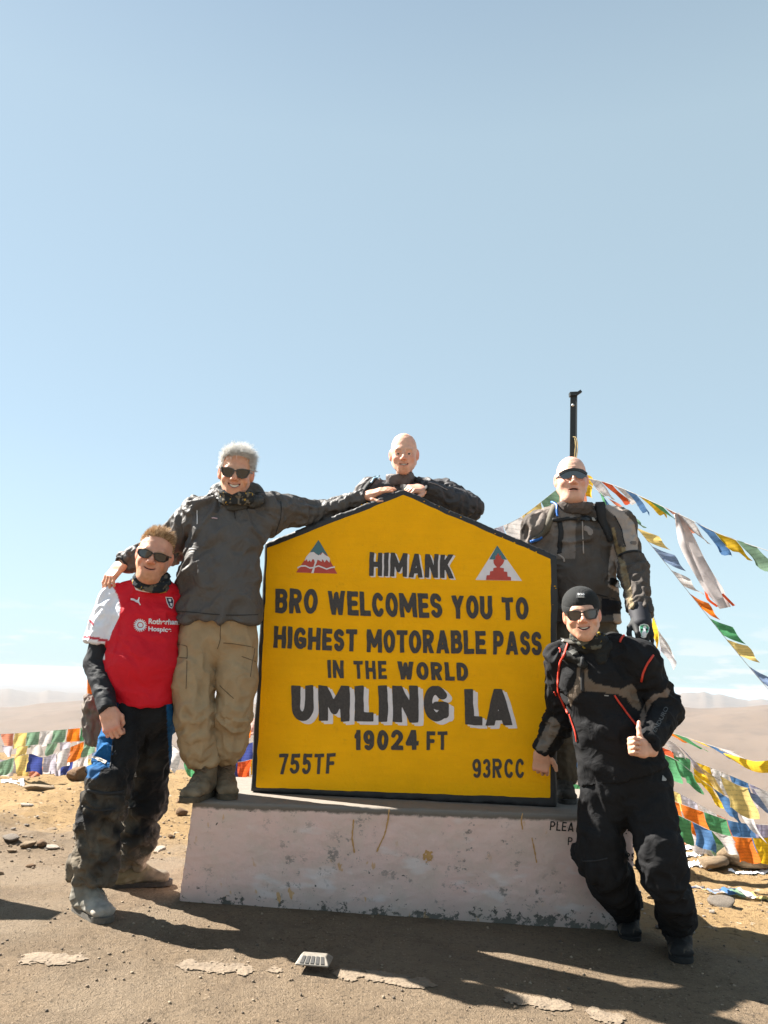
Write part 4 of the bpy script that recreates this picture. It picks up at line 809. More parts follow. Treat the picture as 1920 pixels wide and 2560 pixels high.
# ================================================================== people
skinm = pmat('skin', attr=True, rough=.48, var=.13, vscale=34, bump=.45, bscale=160, sss=.12, spec=.4, bdist=.0006)
fabm = pmat('fabric', attr=True, rough=.88, var=.10, vscale=16, bump=.4, bscale=420, spec=.2, bdist=.0012, detail=8, crumple=.32)
softm = pmat('jersey_fabric', attr=True, rough=.7, var=.05, vscale=30, bump=.15, bscale=700, spec=.3, crumple=.2)
shellm = pmat('shell_fabric', attr=True, rough=.6, var=.08, vscale=14, bump=.35, bscale=300, spec=.35, detail=8, crumple=.4)
dustm = pmat('dusty_fabric', attr=True, rough=.92, var=.28, vscale=9, bump=.5, bscale=260, spec=.15, detail=10, crumple=.7)
bootm = pmat('boot_leather', attr=True, rough=.8, var=.30, vscale=22, bump=.5, bscale=150, spec=.25, detail=8)
lensm = pmat('dark_lens', (.018, .016, .016), .07, var=0, bump=0, spec=.9); brnlens = pmat('brown_lens', (.05, .035, .028), .08, var=0, bump=0, spec=.9)
blklensm = pmat('black_frame', (.012, .012, .012), .3, var=0, bump=0); teethm = pmat('teeth', (.74, .69, .60), .3, var=.03, bump=0)
zipm = pmat('red_piping', (.62, .045, .02), .6, var=.08, bump=.1); blackc = pmat('black_webbing', (.016, .016, .017), .8, var=.2, vscale=60); seamm = pmat('seam', (.02, .02, .02), .9)
whitem = pmat('white_print', (.78, .77, .77), .6, var=.03, bump=0); greym = pmat('grey_print', (.32, .32, .31), .6); bluem = pmat('blue_hose', (.03, .16, .55), .4); tanseam = pmat('khaki_seam', (.12, .085, .05), .9)
def rot(yaw, pitch, roll):
    """yaw about z, pitch tips the face up, roll tips the crown to the image right"""
    return np.array(Matrix.Rotation(R(yaw), 3, 'Z') @ Matrix.Rotation(R(roll), 3, 'Y') @ Matrix.Rotation(-R(pitch), 3, 'X'))
def gauss(P, c, r): return np.exp(-(((P-np.array(c))/np.array(r))**2).sum(1))
def make_head(p):
    jw = p.get('jaw', 1.); sm = p.get('smile', 0); op_ = p.get('open', 0); mw = p.get('mw', .024)
    pr = [('+', Ell((0, .014, .036), (.077, .098, .09)), 0), ('+', Ell((0, -.022, -.022), (.064*jw, .076, .088)), .03)]
    for s in (-1, 1):
        pr += [('+', Cap((s*.050*jw, .012, -.050), (s*.018, -.068, -.096), .022, .018), .03), ('+', Ell((s*.040, -.063, -.028-.004*sm), (.024, .024, .021)), .022)]
    pr += [('+', Ell((0, -.075, -.100), (.025*jw, .022, .020)), .022), ('+', Ell((0, -.072, -.062), (.036, .030, .030)), .025), ('+', Cap((-.036, -.080, .021), (.036, -.080, .021), .014, .014), .022), ('+', Cap((0, -.088, .014), (0, -.117, -.024), .0085, .0125), .012)]
    pr += [('+', Cap((0, .028, -.05), (0, .060, -.165), (.052*p.get('nk', 1), .052), (.054*p.get('nk', 1), .052)), .025)]
    if p.get('fat'): pr += [('+', Ell((0, -.030, -.108), (.056, .055, .030)), .03)]
    for s in (-1, 1):
        pr += [('+', Ell((s*.0125, -.104, -.031), (.0095, .011, .0085)), .008), ('-', Ell((s*.033, -.108, .000), (.021, .024, .0135)), .014), ('-', Ell((s*.007, -.110, -.042), (.0035, .006, .0035)), .003)]
        pr += [('+', Ell((s*.080, .014, -.004), (.009, .021, .033), rot(-s*22, 0, 0)), .008), ('-', Ell((s*.091, .006, -.001), (.008, .012, .020), rot(-s*22, 0, 0)), .004)]
        if p.get('eyes'): pr += [('+', Ell((s*.0315, -.0795, .0035), (.0155, .0150, .0095)), .004), ('-', Ell((s*.0315, -.0960, .0005), (.0115, .010, .0030)), .001)]
    zc = -.0635; cr = .010*sm; pts = [(-mw, -.082, zc+cr), (-mw*.5, -.094, zc+cr*.25), (0, -.098, zc), (mw*.5, -.094, zc+cr*.25), (mw, -.082, zc+cr)]
    for a, b in zip(pts[:-1], pts[1:]):
        a = np.array(a); b = np.array(b); u = np.array([0, 0, 1]); pr += [('+', Cap(a+u*(.006+op_*.5), b+u*(.006+op_*.5), .0048, .0048), .005), ('+', Cap(a-u*(.006+op_*.5), b-u*(.006+op_*.5), .0056, .0056), .006)]
    for i, (a, b) in enumerate(zip(pts[:-1], pts[1:])):
        a = np.array(a)+[0, -.008, 0]; b = np.array(b)+[0, -.008, 0]; ra = .0014+op_*(0 if i == 0 else .9); rb = .0014+op_*(0 if i == 3 else .9); pr += [('-', Cap(a, b, (.013, ra), (.013, rb), side=(0, 1, 0)), .0015)]
    pr += [('-', Cap((-.045, -.094, -.040), (-.058, -.07, -.062), .004, .003), .010), ('-', Cap((.045, -.094, -.040), (.058, -.07, -.062), .004, .003), .010)] if sm > .5 else []
    V, F = sdf(pr, .0024, .012); V = smoothv(V, F, 1, .4); sd_ = p.get('seed', 1); V = V+vnormals(V, F)*((fbm(V*38+sd_, 3, sd_)-.5)*.0035+(fbm(V*[20, 20, 150]+sd_, 2, sd_)-.5)[:]*.002*np.clip(V[:, 2]/.03, 0, 1))[:, None]
    C = np.tile(np.array(p['skin']), (len(V), 1))
    def tint(m, c, k):
        nonlocal C
        C =  C*(1-np.clip(m*k, 0, 1)[:, None])+np.array(c)*np.clip(m*k, 0, 1)[:, None]
    redd = np.array(p['skin'])*[1.05, .62, .58]; 
    for s in (-1, 1): tint(gauss(V, (s*.045, -.07, -.022), (.024, .03, .022)), redd, .55); tint(gauss(V, (s*.085, .012, -.004), (.016, .03, .04)), redd, .8)
    tint(gauss(V, (0, -.115, -.026), (.018, .02, .016)), redd, .6)
    n = fbm(V*70, 3, 4)
    blot = fbm(V*26+p.get('seed', 1)*3, 3, 8); C = C*(1+.35*(blot-.5)[:, None]*[.3, 1, 1])
    if 'beard' in p:
        c, k = p['beard']; reg = np.maximum.reduce([gauss(V, (0, -.08, -.098), (.045, .05, .026)), .9*gauss(V, (0, -.1, -.048), (.028, .02, .010))]+[.9*gauss(V, (s*.055, -.03, -.075), (.022, .05, .032)) for s in (-1, 1)])
        if p.get('goatee'): reg = np.maximum(gauss(V, (0, -.09, -.097), (.024, .04, .020)), .6*gauss(V, (0, -.1, -.048), (.024, .02, .008)))
        tint(np.clip(reg*1.5, 0, 1)*(.55+.9*(n-.5)), c, k)
    if 'scalp' in p: c, k = p['scalp']; tint(np.clip((V[:, 2]-.045+V[:, 1]*.35)/.03, 0, 1)*(.6+.8*(n-.5)), c, k)
    lip = np.exp(-((V[:, 2]-(zc+cr*(V[:, 0]/mw)**2))/(.0085+op_))**2)*(np.abs(V[:, 0]) < mw*1.05)*(V[:, 1] < -.078); tint(lip, p.get('lip', (.42, .15, .12)), .75)
    mouth = (np.abs(V[:, 2]-(zc+cr*(V[:, 0]/mw)**2)) < .0022+op_*.95*(1-(V[:, 0]/mw)**2).clip(0))*(np.abs(V[:, 0]) < mw)*(V[:, 1] < -.070)*1.; tint(mouth, (.05, .012, .01), .95)
    for s in (-1, 1): tint(np.exp(-((V[:, 2]-.021-.004*np.cos((V[:, 0]-s*.034)*60))/.0045)**2)*(np.abs(V[:, 0]-s*.034) < .02)*(V[:, 1] < -.07), p.get('brow', (.35, .2, .12)), .7 if p.get('eyes') else .5)
    ex = {}
    if p.get('teeth'):
        w = mw*.78; P, Fc = fill2d(lambda X, Y: np.maximum(np.abs(Y-(cr*(X/mw)**2+op_*p.get('tz', .25)))-p['teeth']*(1-(X/w)**2*.45), np.abs(X)-w), -w-.003, -.02, w+.003, .03, .0014)
        TV = np.stack([P[:, 0], -.0985+P[:, 0]**2*16, zc+P[:, 1]], 1); ex['teeth'] = (TV, [q[::-1] for q in Fc])
    return V, F, C, ex
def glasses(kind):
    """returns lens & frame sheets in head space (x, z) bent round the face"""
    if kind == 'wayfarer':
        one = [(.006, .012), (.030, .0165), (.062, .015), (.060, .000), (.050, -.0165), (.030, -.0215), (.014, -.017), (.0075, -.004)]; inset = .0035; cz = .004; bend = 4.
    elif kind == 'sport':
        one = [(.004, .011), (.030, .016), (.064, .010), (.066, -.004), (.052, -.0155), (.030, -.0175), (.016, -.013), (.008, -.003)]; inset = .0032; cz = .003; bend = 6.
    else:   # square
        one = [(.006, .010), (.030, .0155), (.063, .016), (.062, -.004), (.052, -.0195), (.026, -.0215), (.012, -.015), (.007, -.002)]; inset = .004; cz = .003; bend = 4.5
    one = [(x*1.10, y*1.22) for x, y in one]
    mir = lambda q, s: [(s*x, y+cz) for x, y in q]
    def both(X, Y, g): return np.minimum(poly2(X, Y, mir(one, 1)), poly2(X, Y, mir(one, -1)))+g
    fr_ = lambda X, Y: np.minimum(both(X, Y, -.0015), np.maximum(np.abs(Y-cz-.0075)-.003, np.abs(X)-.012))
    outr = lambda X, Y: np.maximum(fr_(X, Y), -both(X, Y, inset)); lens = lambda X, Y: both(X, Y, inset-.0012)
    res = {}
    for nm, f, off in (('frame', outr, .004), ('lens', lens, .0025)):
        P, Fc = fill2d(f, -.080, -.035, .080, .040, .0016); V = np.stack([P[:, 0], -.107-off+bend*P[:, 0]**2, P[:, 1]], 1); res[nm] = (V, Fc)
    return res
def visor():
    one = [(-.070, .022), (-.045, .036), (0, .043), (.045, .036), (.070, .022), (.066, .004), (.044, -.010), (.020, -.008), (.008, .006), (-.008, .006), (-.020, -.008), (-.044, -.010), (-.066, .004)]
    P, Fc = fill2d(lambda X, Y: poly2(X, Y, one)-.001, -.08, -.03, .08, .06, .0018); V = np.stack([P[:, 0], -.113+6.2*P[:, 0]**2-.0*P[:, 1], P[:, 1]], 1)
    P2, F2 = fill2d(lambda X, Y: np.maximum(poly2(X, Y, one)-.002, -(Y-.030+X*X*4.)), -.08, -.03, .08, .06, .0018); V2 = np.stack([P2[:, 0], -.1155+6.2*P2[:, 0]**2, P2[:, 1]], 1); return {'lens': (V, Fc), 'frame': (V2, F2)}
def place(V, M, o, s=1.): return (V*s)@M.T+o
def put_glasses(root, kind, M, o, s, lm, fm):
    g = visor() if kind == 'visor' else glasses(kind); ob = None; 
    for nm in ('frame', 'lens'):
        V, Fc = g[nm]; Vw = place(V, M, o, s)
        if nm == 'frame': ob = obj('sunglasses', Vw, Fc, fm, root, False); md = ob.modifiers.new('s', 'SOLIDIFY'); md.thickness = .0035; md.offset = 0
        else: l_ = obj('lens', Vw, Fc, lm, root, True); l_.parent = ob; l_.matrix_parent_inverse = Matrix.Identity(4); md = l_.modifiers.new('s', 'SOLIDIFY'); md.thickness = .0015
    V, F = [], []
    for sg in (-1, 1):
        yb = -.107+({'wayfarer': 4., 'sport': 6., 'square': 4.5, 'visor': 6.2}[kind])*.066**2; bar_geo(V, F, (sg*.0665, yb-.003, .012), (sg*.0815, .012, .010), .006, .003)
    t = obj('temple', place(np.array(V), M, o, s), F, fm, root, False); t.parent = ob; t.matrix_parent_inverse = Matrix.Identity(4)
def hair(root, HV, HN, M, o, s, region, n, ln, comb, mats, seed, thick=.0013, rnd=.5, curl=.3):
    """short tapering locks of hair rooted on the scalp"""
    rg = np.random.default_rng(seed); w = region(HV); idx = rg.choice(len(HV), n, p=w/w.sum()); V = np.zeros((n, 4, 3, 3)); 
    p = HV[idx]+rg.normal(size=(n, 3))*.001; d = HN[idx]+rg.normal(size=(n, 3))*rnd+comb(p); d = nrm3(d); L_ = ln(p)*rg.uniform(.45, 1.5, n)
    tx = nrm3(np.cross(d, rg.normal(size=(n, 3)))); ty = np.cross(d, tx); g = comb(p)*curl
    for k in range(4):
        t = k/3; c = p+d*(L_*t)[:, None]+g*(L_*t*t)[:, None]; r = thick*(1-t*.9)
        for a in range(3): an = 2.094*a; V[:, k, a] = c+tx*(r*math.cos(an))+ty*(r*math.sin(an))
    V = V.reshape(-1, 3); b = (np.arange(n)*12)[:, None]; F = np.concatenate([b+np.array([k*3+a, k*3+(a+1) % 3, k*3+3+(a+1) % 3, k*3+3+a])[None] for k in range(3) for a in range(3)])
    me = mesh('hair', place(V, M, o, s), F, mats, True); 
    if len(mats) > 1: me.polygons.foreach_set('material_index', np.tile(rg.integers(0, len(mats), n), 9).astype(np.int32))
    return setw(link('hair', me), root)
def make_hand(curl, thumb, side, spread=.10, fist=False, skin=(.6, .36, .27), scale=1.):
    """fingers along +x, back of the hand +z, thumb on side*y"""
    pr = [('+', RBox((.045, 0, 0), (.050, .041, .014), r=.013), 0), ('+', Cap((-.05, 0, 0), (.02, 0, 0), (.030, .023), (.036, .019), side=(0, 1, 0)), .02), ('+', Ell((.03, side*.026, -.010), (.034, .020, .016)), .012)]
    for i, (L_, y) in enumerate(((.073, .030), .0 and 0 or (.082, .010), (.076, -.010), (.060, -.029))):
        y *= side; c = curl[i] if isinstance(curl[0], (tuple, list)) else curl; a = 0; p = np.array([.088-.004*abs(i-1), y, .002]); an = side*(1.2-i)*spread
        for k, (fr_, dc) in enumerate(zip((.45, .30, .25), c)):
            a += R(dc); d = np.array([math.cos(a)*math.cos(an), math.cos(a)*math.sin(an), -math.sin(a)]); q = p+d*L_*fr_*1.05; r0, r1 = (.0098, .0088, .0080, .0068)[k], (.0088, .0080, .0068)[k]
            if i == 3: r0 *= .88; r1 *= .88
            pr.append(('+', Cap(p, q, r0, r1), .0035 if k else .007)); p = q
    pts = [np.array(t, float)*[1, side, 1] for t in thumb]
    for k, (a, b) in enumerate(zip(pts[:-1], pts[1:])): pr.append(('+', Cap(a, b, (.0135, .0115, .0105)[min(k, 2)], (.0115, .0105, .0085)[min(k, 2)]), .006))
    V, F = sdf(pr, .0024, .008); C = np.tile(np.array(skin), (len(V), 1)); kn = gauss(V*[1, 0, 1], (.09, 0, .012), (.012, 1, .01)); C = C*(1-.35*kn[:, None]*[0, .5, .5]); return smoothv(V, F, 1, .3)*scale, F, C
TH_REST = [(.012, .030, -.006), (.040, .052, -.014), (.068, .058, -.022), (.090, .052, -.028)]
TH_FIST = [(.012, .028, -.008), (.038, .044, -.024), (.064, .036, -.040), (.078, .016, -.046)]
TH_UP = [(.015, .030, -.004), (.030, .058, -.004), (.028, .090, .000), (.020, .118, .004)]
def hand_frame(dx, back):
    x = nrm(dx); z = np.array(back, float); z = nrm(z-x*z.dot(x)); y = np.cross(z, x); return np.stack([x, y, z], 1)
def join(parts):
    V, F, C, b = [], [], [], 0
    for v, f, c in parts: V.append(v); F.append(np.asarray(f)+b); C.append(c); b += len(v)
    return np.concatenate(V), np.concatenate(F), np.concatenate(C)
def body(root, parts, core, skin):
    for c in core: c.ra = c.ra*.72; c.rb = c.rb*.72
    Vc, Fc = sdf([('+', c, .02) for c in core], .012, .03); parts = parts+[(Vc, Fc, np.tile(np.array(skin), (len(Vc), 1)))]; V, F, C = join(parts); return obj('body', V, F, skinm, root, True, C)
def cloth(name, prims, h, bones, base, root, mat=None, paints=(), seed=0, general=.004, post=None, k=0):
    V, F = sdf(prims, h, .03); V = smoothv(V, F, 1, .5); V = folds(V, F, bones, seed, general); N = vnormals(V, F); C = np.tile(np.array(base, float), (len(V), 1)); C = paint(C, V, N, paints)
    if post is not None: C = post(V, N, C)
    o = obj(name, V, F, mat or fabm, root, True, C); return o, BVHTree.FromPolygons([tuple(v) for v in V], F.tolist()), V, F
def line_on(name, pts, bvhs, w, mat, root, off=.003, thick=.0, jitter=0, w2=None):
    pts = catmull([np.array([a, b, 0.]) for a, b in pts], 8) if len(pts) > 2 else np.array([np.array([*pts[0], 0])*(1-t)+np.array([*pts[1], 0])*t for t in np.linspace(0, 1, 12)])
    H = [snap(bvhs, p[0], p[1], off) for p in pts]; H = [h for h in H if h]
    if len(H) < 3: return
    P = np.array([h[0] for h in H]); Nn = np.array([h[1] for h in H])
    for _ in range(2): P[1:-1] = .5*P[1:-1]+.25*(P[:-2]+P[2:]); Nn[1:-1] = .5*Nn[1:-1]+.25*(Nn[:-2]+Nn[2:])
    T = nrm3(np.gradient(P, axis=0)); S = nrm3(np.cross(T, Nn)); th = max(thick, w*.18); ws = np.linspace(w, w2 if w2 else w, len(P))[:, None]
    V = np.stack([P-S*ws/2-Nn*th, P-S*ws/2*.8+Nn*th, P+S*ws/2*.8+Nn*th, P+S*ws/2-Nn*th], 1).reshape(-1, 3); n = len(P)
    F = [[i*4+k, i*4+(k+1) % 4, (i+1)*4+(k+1) % 4, (i+1)*4+k] for i in range(n-1) for k in range(4)]+[[3, 2, 1, 0], [4*n-4, 4*n-3, 4*n-2, 4*n-1]]
    return obj(name, V, F, mat, root, True)
def patch_on(name, poly, bvhs, mat, root, off=.003, h=1.2): 
    P0 = np.array(poly, float); lo = P0.min(0)-2; hi = P0.max(0)+2; P, Fc = fill2d(lambda X, Y: poly2(X, Y, poly), lo[0], lo[1], hi[0], hi[1], h); return decal(name, P, Fc, bvhs, mat, root, off)
def boot(root, ank, toe, L_=.29, w=.052, col=(.1, .09, .07), solec=(.05, .045, .04), shaft=.14, toec=None, laces=False, z0=None, r_sh=.055, lift=0.):
    z0 = gz(ank[0], ank[1]) if z0 is None else z0
    ank = np.array(ank, float); d = np.array(toe, float)-ank; d[2] = 0; d = nrm(d); s = np.cross((0, 0, 1), d); M = np.stack([d, s, [0, 0, 1]], 1)
    pr = [('+', Cap((-.02, 0, .075), (-.012, 0, .075+shaft), (r_sh*.95, r_sh), (r_sh, r_sh*1.05), side=(0, 1, 0), fb=True), 0), ('+', Cap((-.055, 0, .050), (.05, 0, .058), (w*.85, .042), (w*.9, .046), side=(0, 1, 0)), .03),
          ('+', Cap((.03, 0, .050), (L_-.12, 0, .038), (w*.92, .042), (w, .030), side=(0, 1, 0)), .03), ('+', Cap((.0, 0, .12), (.09, 0, .065), (.04, .03), (.038, .025), side=(0, 1, 0)), .03), ('&', Plane((0, 0, .012), (0, 0, -1)), 0)]
    V, F = sdf(pr, .0045, .02); V = folds(V, F, [((-.02, 0, .2), (.12, 0, .05), .004, 45)], 5, .002); C = np.tile(np.array(col, float), (len(V), 1))
    if toec is not None: t = np.clip((V[:, 0]-.06)/.03, 0, 1)[:, None]*np.clip((.09-V[:, 2])/.02, 0, 1)[:, None]; C = C*(1-t)+np.array(toec)*t
    dn = (fbm(V*30, 3, 6) > .52)[:, None]*np.clip((.07-V[:, 2])/.05, 0, 1)[:, None]*.5; C = C*(1-dn)+np.array([.30, .235, .165])*dn
    o = ank*[1, 1, 0]+[0, 0, z0]; b = obj('boot', place(V, M, o), F, bootm, root, True, C)
    P, Fc = fill2d(lambda X, Y: np.minimum(np.hypot((X+.045)/1.1, Y)-w*.80, np.minimum(np.hypot((X-(L_-.13))/1.12, Y)-w*.97, np.maximum(np.abs(Y)-w*(.80+.17*np.clip((X+.045)/(L_-.08), 0, 1)), np.abs(X-(L_/2-.085))-(L_/2-.04)))), -.14, -.09, L_, .09, .006)
    Vs = np.concatenate([np.c_[P, np.full(len(P), .001)], np.c_[P, np.full(len(P), .024)]]); n = len(P); E_ = {}
    for q in Fc:
        for a, c in zip(q, q[1:]+q[:1]): E_[(a, c)] = 1
    Fs = [[i+n for i in q] for q in Fc]+[q[::-1] for q in Fc]+[[a, c, c+n, a+n] for a, c in E_ if (c, a) not in E_]
    so = obj('sole', place(Vs, M, o), Fs, pmat('sole_rubber', solec, .9, var=.3, vscale=60), root, False); so.parent = b; so.matrix_parent_inverse = Matrix.Identity(4)
    if laces:
        V2, F2 = [], []
        for k in range(5):
            t = k/4; x = -.0+.095*t; z = .185-.095*t; tube_geo(V2, F2, [(x-.01, -.030, z-.01), (x+.014, 0, z+.004-.002*k), (x+.006, .030, z-.014)], .0032, 5); tube_geo(V2, F2, [(x+.006, -.030, z-.014), (x+.014, 0, z+.006-.002*k), (x-.01, .030, z-.01)], .0032, 5)
        lo = obj('laces', place(np.array(V2), M, o), F2, pmat('lace', (.16, .11, .07), .9), root); lo.parent = b; lo.matrix_parent_inverse = Matrix.Identity(4)
    return b
def decal_text(txt, bl, wpx, hpx, ang, bvhs, mat, root, name='print', bold=.02, off=.003):
    cu = bpy.data.curves.new('t', 'FONT'); cu.body = txt; cu.offset = bold; to = bpy.data.objects.new('t', cu); COL.objects.link(to); dg = bpy.context.evaluated_depsgraph_get(); me = bpy.data.meshes.new_from_object(to.evaluated_get(dg)); bpy.data.objects.remove(to)
    import bmesh
    bm = bmesh.new(); bm.from_mesh(me); bmesh.ops.triangulate(bm, faces=bm.faces); bmesh.ops.subdivide_edges(bm, edges=[e for e in bm.edges if e.calc_length() > .25], cuts=2, use_grid_fill=True); bmesh.ops.triangulate(bm, faces=bm.faces)
    V = np.array([v.co[:2] for v in bm.verts]); F = [[v.index for v in f.verts] for f in bm.faces]; bm.free(); lo, hi = V.min(0), V.max(0); a = R(ang)
    X = V[:, 0]/hi[0]*wpx; Y = V[:, 1]/.73*hpx; Q = np.stack([bl[0]+X*math.cos(a)+Y*math.sin(a), bl[1]+X*math.sin(a)-Y*math.cos(a)], 1); return decal(name, Q, F, bvhs, mat, root, off)
def seg_chain(ps, rs, k=.03, side=None, flats=(False, False)):
    out_ = []
    for i in range(len(ps)-1): out_.append(('+', Cap(ps[i], ps[i+1], rs[i], rs[i+1], side, flats[0] and i == 0, flats[1] and i == len(ps)-2), k))
    return out_
def gaiter(root, c, ax, Rs, Rw, cols, n=3, h=.045, r=.011, name='neck_gaiter', seed=0):
    ax = nrm(ax); pr = [('+', Ring(np.array(c)+ax*(i-(n-1)/2)*h/n+np.array([.003*math.sin(i*2), 0, 0]), ax+np.array([.12*math.sin(i*3+seed), .1*math.cos(i*2+seed), 0]), Rs*(1+.04*math.sin(i*2.2)), Rw*(1+.04*math.cos(i*1.7)), r, tall=1.3), .005) for i in range(n)]
    V, F = sdf(pr, .004, .01); V = folds(V, F, [(np.array(c)-ax*.1, np.array(c)+ax*.1, .003, 60)], seed, .003); nn = fbm(V*55+seed, 2, seed+3); n2 = fbm(V*48+seed+7, 2, seed+5); C = np.tile(np.array(cols[0], float), (len(V), 1))
    C[nn > .745] = cols[1]; C[n2 > .60] = cols[2]; return obj(name, V, F, fabm, root, True, C)

# ------------------------------------------------------------------ A: man in the red football jersey
def person_red():
    sk = (.66, .335, .225); root = thing('person', 'man in a red football jersey with white sleeves and sunglasses standing left of the plinth', 'person', gnd(290, 2285))
    HM = rot(13, -9, 9); ho = at(386, 1389, 3.99); hs = 1.05
    V, F, C, ex = make_head(dict(skin=sk, seed=3, jaw=1.08, fat=1, smile=.6, open=0.0, mw=.025, beard=((.40, .17, .055), .85), brow=(.4, .22, .1), nk=1.1)); HN = vnormals(V, F)
    reg = lambda P: ((P[:, 2] > .058+.55*np.clip(-P[:, 1], 0, .1)+.0*P[:, 0]) & (P[:, 1] > -.088)) | ((P[:, 1] > .02) & (P[:, 2] > -.045) & (np.abs(P[:, 0]) < .08))
    hm_ = [pmat('ginger_hair', (.52, .37, .22), .6, bump=0, var=.2), pmat('ginger_hair_light', (.70, .50, .28), .6, bump=0), pmat('ginger_hair_dark', (.26, .13, .055), .6, bump=0)]
    capm = reg(V)*1.; C = C*(1-.8*capm[:, None])+np.array((.38, .23, .12))*.8*capm[:, None]
    hair(root, V, HN, HM, ho, hs, lambda P: reg(P)*1., 5200, lambda P: .009+.014*np.clip((P[:, 2]-.06)/.05, 0, 1), lambda P: np.stack([.5+0*P[:, 0], -.25+0*P[:, 0], .35+0*P[:, 0]], 1)*np.clip((P[:, 2:]-.05)/.05, 0, 1), hm_, 1, .0013, .25, .3)
    put_glasses(root, 'sport', HM@rot(0, 0, 2), ho, hs, lensm, blklensm)
    shR, shL = at(288, 1503, 4.10), at(430, 1497, 4.16); elR = at(242, 1660, 4.08); wrR = at(270, 1772, 3.92); elL = at(440, 1640, 4.36); wrL = at(441, 1762, 4.34)
    neck = at(380, 1462, 4.08); ch = at(360, 1545, 4.10); be = at(357, 1660, 4.08); hi = at(354, 1752, 4.10); hipR, hipL = at(322, 1795, 4.08), at(383, 1795, 4.16)
    knR, anR = at(266, 1978, 3.92), gnd(221, 2222, .10); knL, anL = at(371, 1988, 4.26), gnd(322, 2160, .11)
    hands = []
    hv, hf, hc = make_hand((35, 70, 45), TH_FIST, 1, .06, skin=sk, scale=1.06); M = hand_frame(at(284, 1850, 3.88)-wrR, (-.25, -1, .25)); hands.append((place(hv, M, wrR+M[:, 0]*.012), hf, hc))
    hv, hf, hc = make_hand((30, 45, 30), TH_REST, -1, .06, skin=sk); M = hand_frame((0, -.05, -1), (.5, -.8, 0)); hands.append((place(hv, M, wrL+np.array([0, 0, -.01])), hf, hc))
    body(root, [(place(V, HM, ho, hs), F, C)]+hands, [Cap(neck, ch, .06, (.13, .09)), Cap(ch, hi, (.15, .10), (.14, .10)), Cap(shR, elR, .04, .035), Cap(elR, wrR, .035, .028), Cap(shL, elL, .04, .035), Cap(elL, wrL, .035, .028), Cap(hipR, knR, .06, .05), Cap(knR, anR, .045, .04), Cap(hipL, knL, .06, .05), Cap(knL, anL, .045, .04), Cap(hi, hipR, .1, .06), Cap(hi, hipL, .1, .06)], sk)
    # trousers
    tr = [('+', Cap(at(353, 1735, 4.10), at(353, 1775, 4.11), (.158, .125), (.172, .13)), 0)]+seg_chain([hipR+[0, 0, .02], knR, at(240, 2090, 3.93), anR+[0, 0, .04]], [(.105, .11), (.088, .092), (.083, .09), (.088, .092)], .03, flats=(0, 1))+seg_chain([hipL+[0, 0, .02], knL, at(348, 2090, 4.32), anL+[0, 0, .03]], [(.108, .11), (.084, .09), (.080, .088), (.078, .085)], .03, flats=(0, 1))
    tr += [('+', Cap(knR+[0, -.03, .05], knR+[0, -.03, -.06], (.085, .075), (.08, .07)), .015), ('+', Cap(knL+[0, -.02, .05], knL+[0, -.02, -.06], (.08, .075), (.075, .07)), .015)]
    tr += [('+', Ring(anR+[.0, 0, .11], (0, .05, 1), .078, .08, .013, tall=1.6), .02), ('+', Ring(knR+[0, 0, .085], (.1, .1, 1), .085, .085, .012), .015), ('+', Ring(knR+[0, 0, -.09], (.25, .1, 1), .08, .082, .010), .015), ('+', Ring(knL+[0, 0, -.08], (-.2, .1, 1), .077, .08, .010), .015)]
    k2 = .2622; cp = lambda pts: crop(140, 1740, k2, pts); blue = (.012, .085, .22); gy = (.075, .066, .055)
    pts = [(cp([(560, 30), (600, 40), (600, 100), (550, 380), (530, 560), (515, 680), (440, 690), (390, 790), (290, 780), (300, 560), (330, 400), (400, 260), (520, 60)]), blue), (cp([(1050, 40), (1095, 30), (1140, 300), (1130, 480), (1085, 700), (1075, 500), (1060, 300)]), blue)]
    def post(V, N, C):
        z = V[:, 2]; d = fbm(V*9, 4, 2); k = np.clip((.75-z)/.55, 0, 1)*np.clip((d-.42)*4, 0, 1)*.75; C = C*(1-k[:, None])+np.array([.20, .165, .12])*k[:, None]
        k = np.clip((.30-z)/.2, 0, 1)*.5; return C*(1-k[:, None])+np.array([.24, .20, .15])*k[:, None]
    bones = [(hipR, knR, .012, 15), (knR, anR, .027, 16), (hipL, knL, .012, 15), (knL, anL, .027, 16)]
    o, bt, _, _ = cloth('riding_trousers', tr, .0075, bones, (.016, .016, .017), root, dustm, pts, 3, .005, post)
    line_on('knee_band', cp([(300, 900), (470, 930), (650, 915)]), bt, .016, greym if 0 else blackc, root); line_on('knee_seam', cp([(250, 1050), (400, 1090), (560, 1080)]), bt, .008, blackc, root)
    line_on('side_seam', cp([(598, 60), (590, 200), (548, 400), (530, 560), (515, 680)]), bt, .005, blackc, root); patch_on('leg_badge', cp([(352, 562), (485, 625), (468, 650), (340, 585)]), bt, pmat('badge', (.38, .33, .27), .6, var=.3, vscale=200), root, .004)
    decal_text('RICHA', cp([(358, 590)])[0], 26, 4.4, 27, bt, blackc, root, 'badge_letters', .03, .0055)
    boot(root, anR, gnd(252, 2300), .285, .056, (.19, .175, .145), (.10, .09, .075), .09, (.30, .28, .245), r_sh=.065); boot(root, anL, gnd(430, 2214), .30, .054, (.15, .125, .075), (.035, .03, .025), .09, (.13, .105, .075), r_sh=.065)
    # black undersleeves
    ar = seg_chain([shR, elR, wrR+(wrR-elR)*.04], [.064, .062, .043], .02, flats=(0, 1))+seg_chain([shL, elL, wrL], [.06, .058, .042], .02, flats=(0, 1))
    cloth('black_undersleeves', ar, .006, [(shR, elR, .003, 20), (elR, wrR, .003, 22)], (.017, .018, .021), root, softm, (), 9, .003)
    # jersey
    dn = nrm(elR-shR); sl = shR+dn*.225*1.0
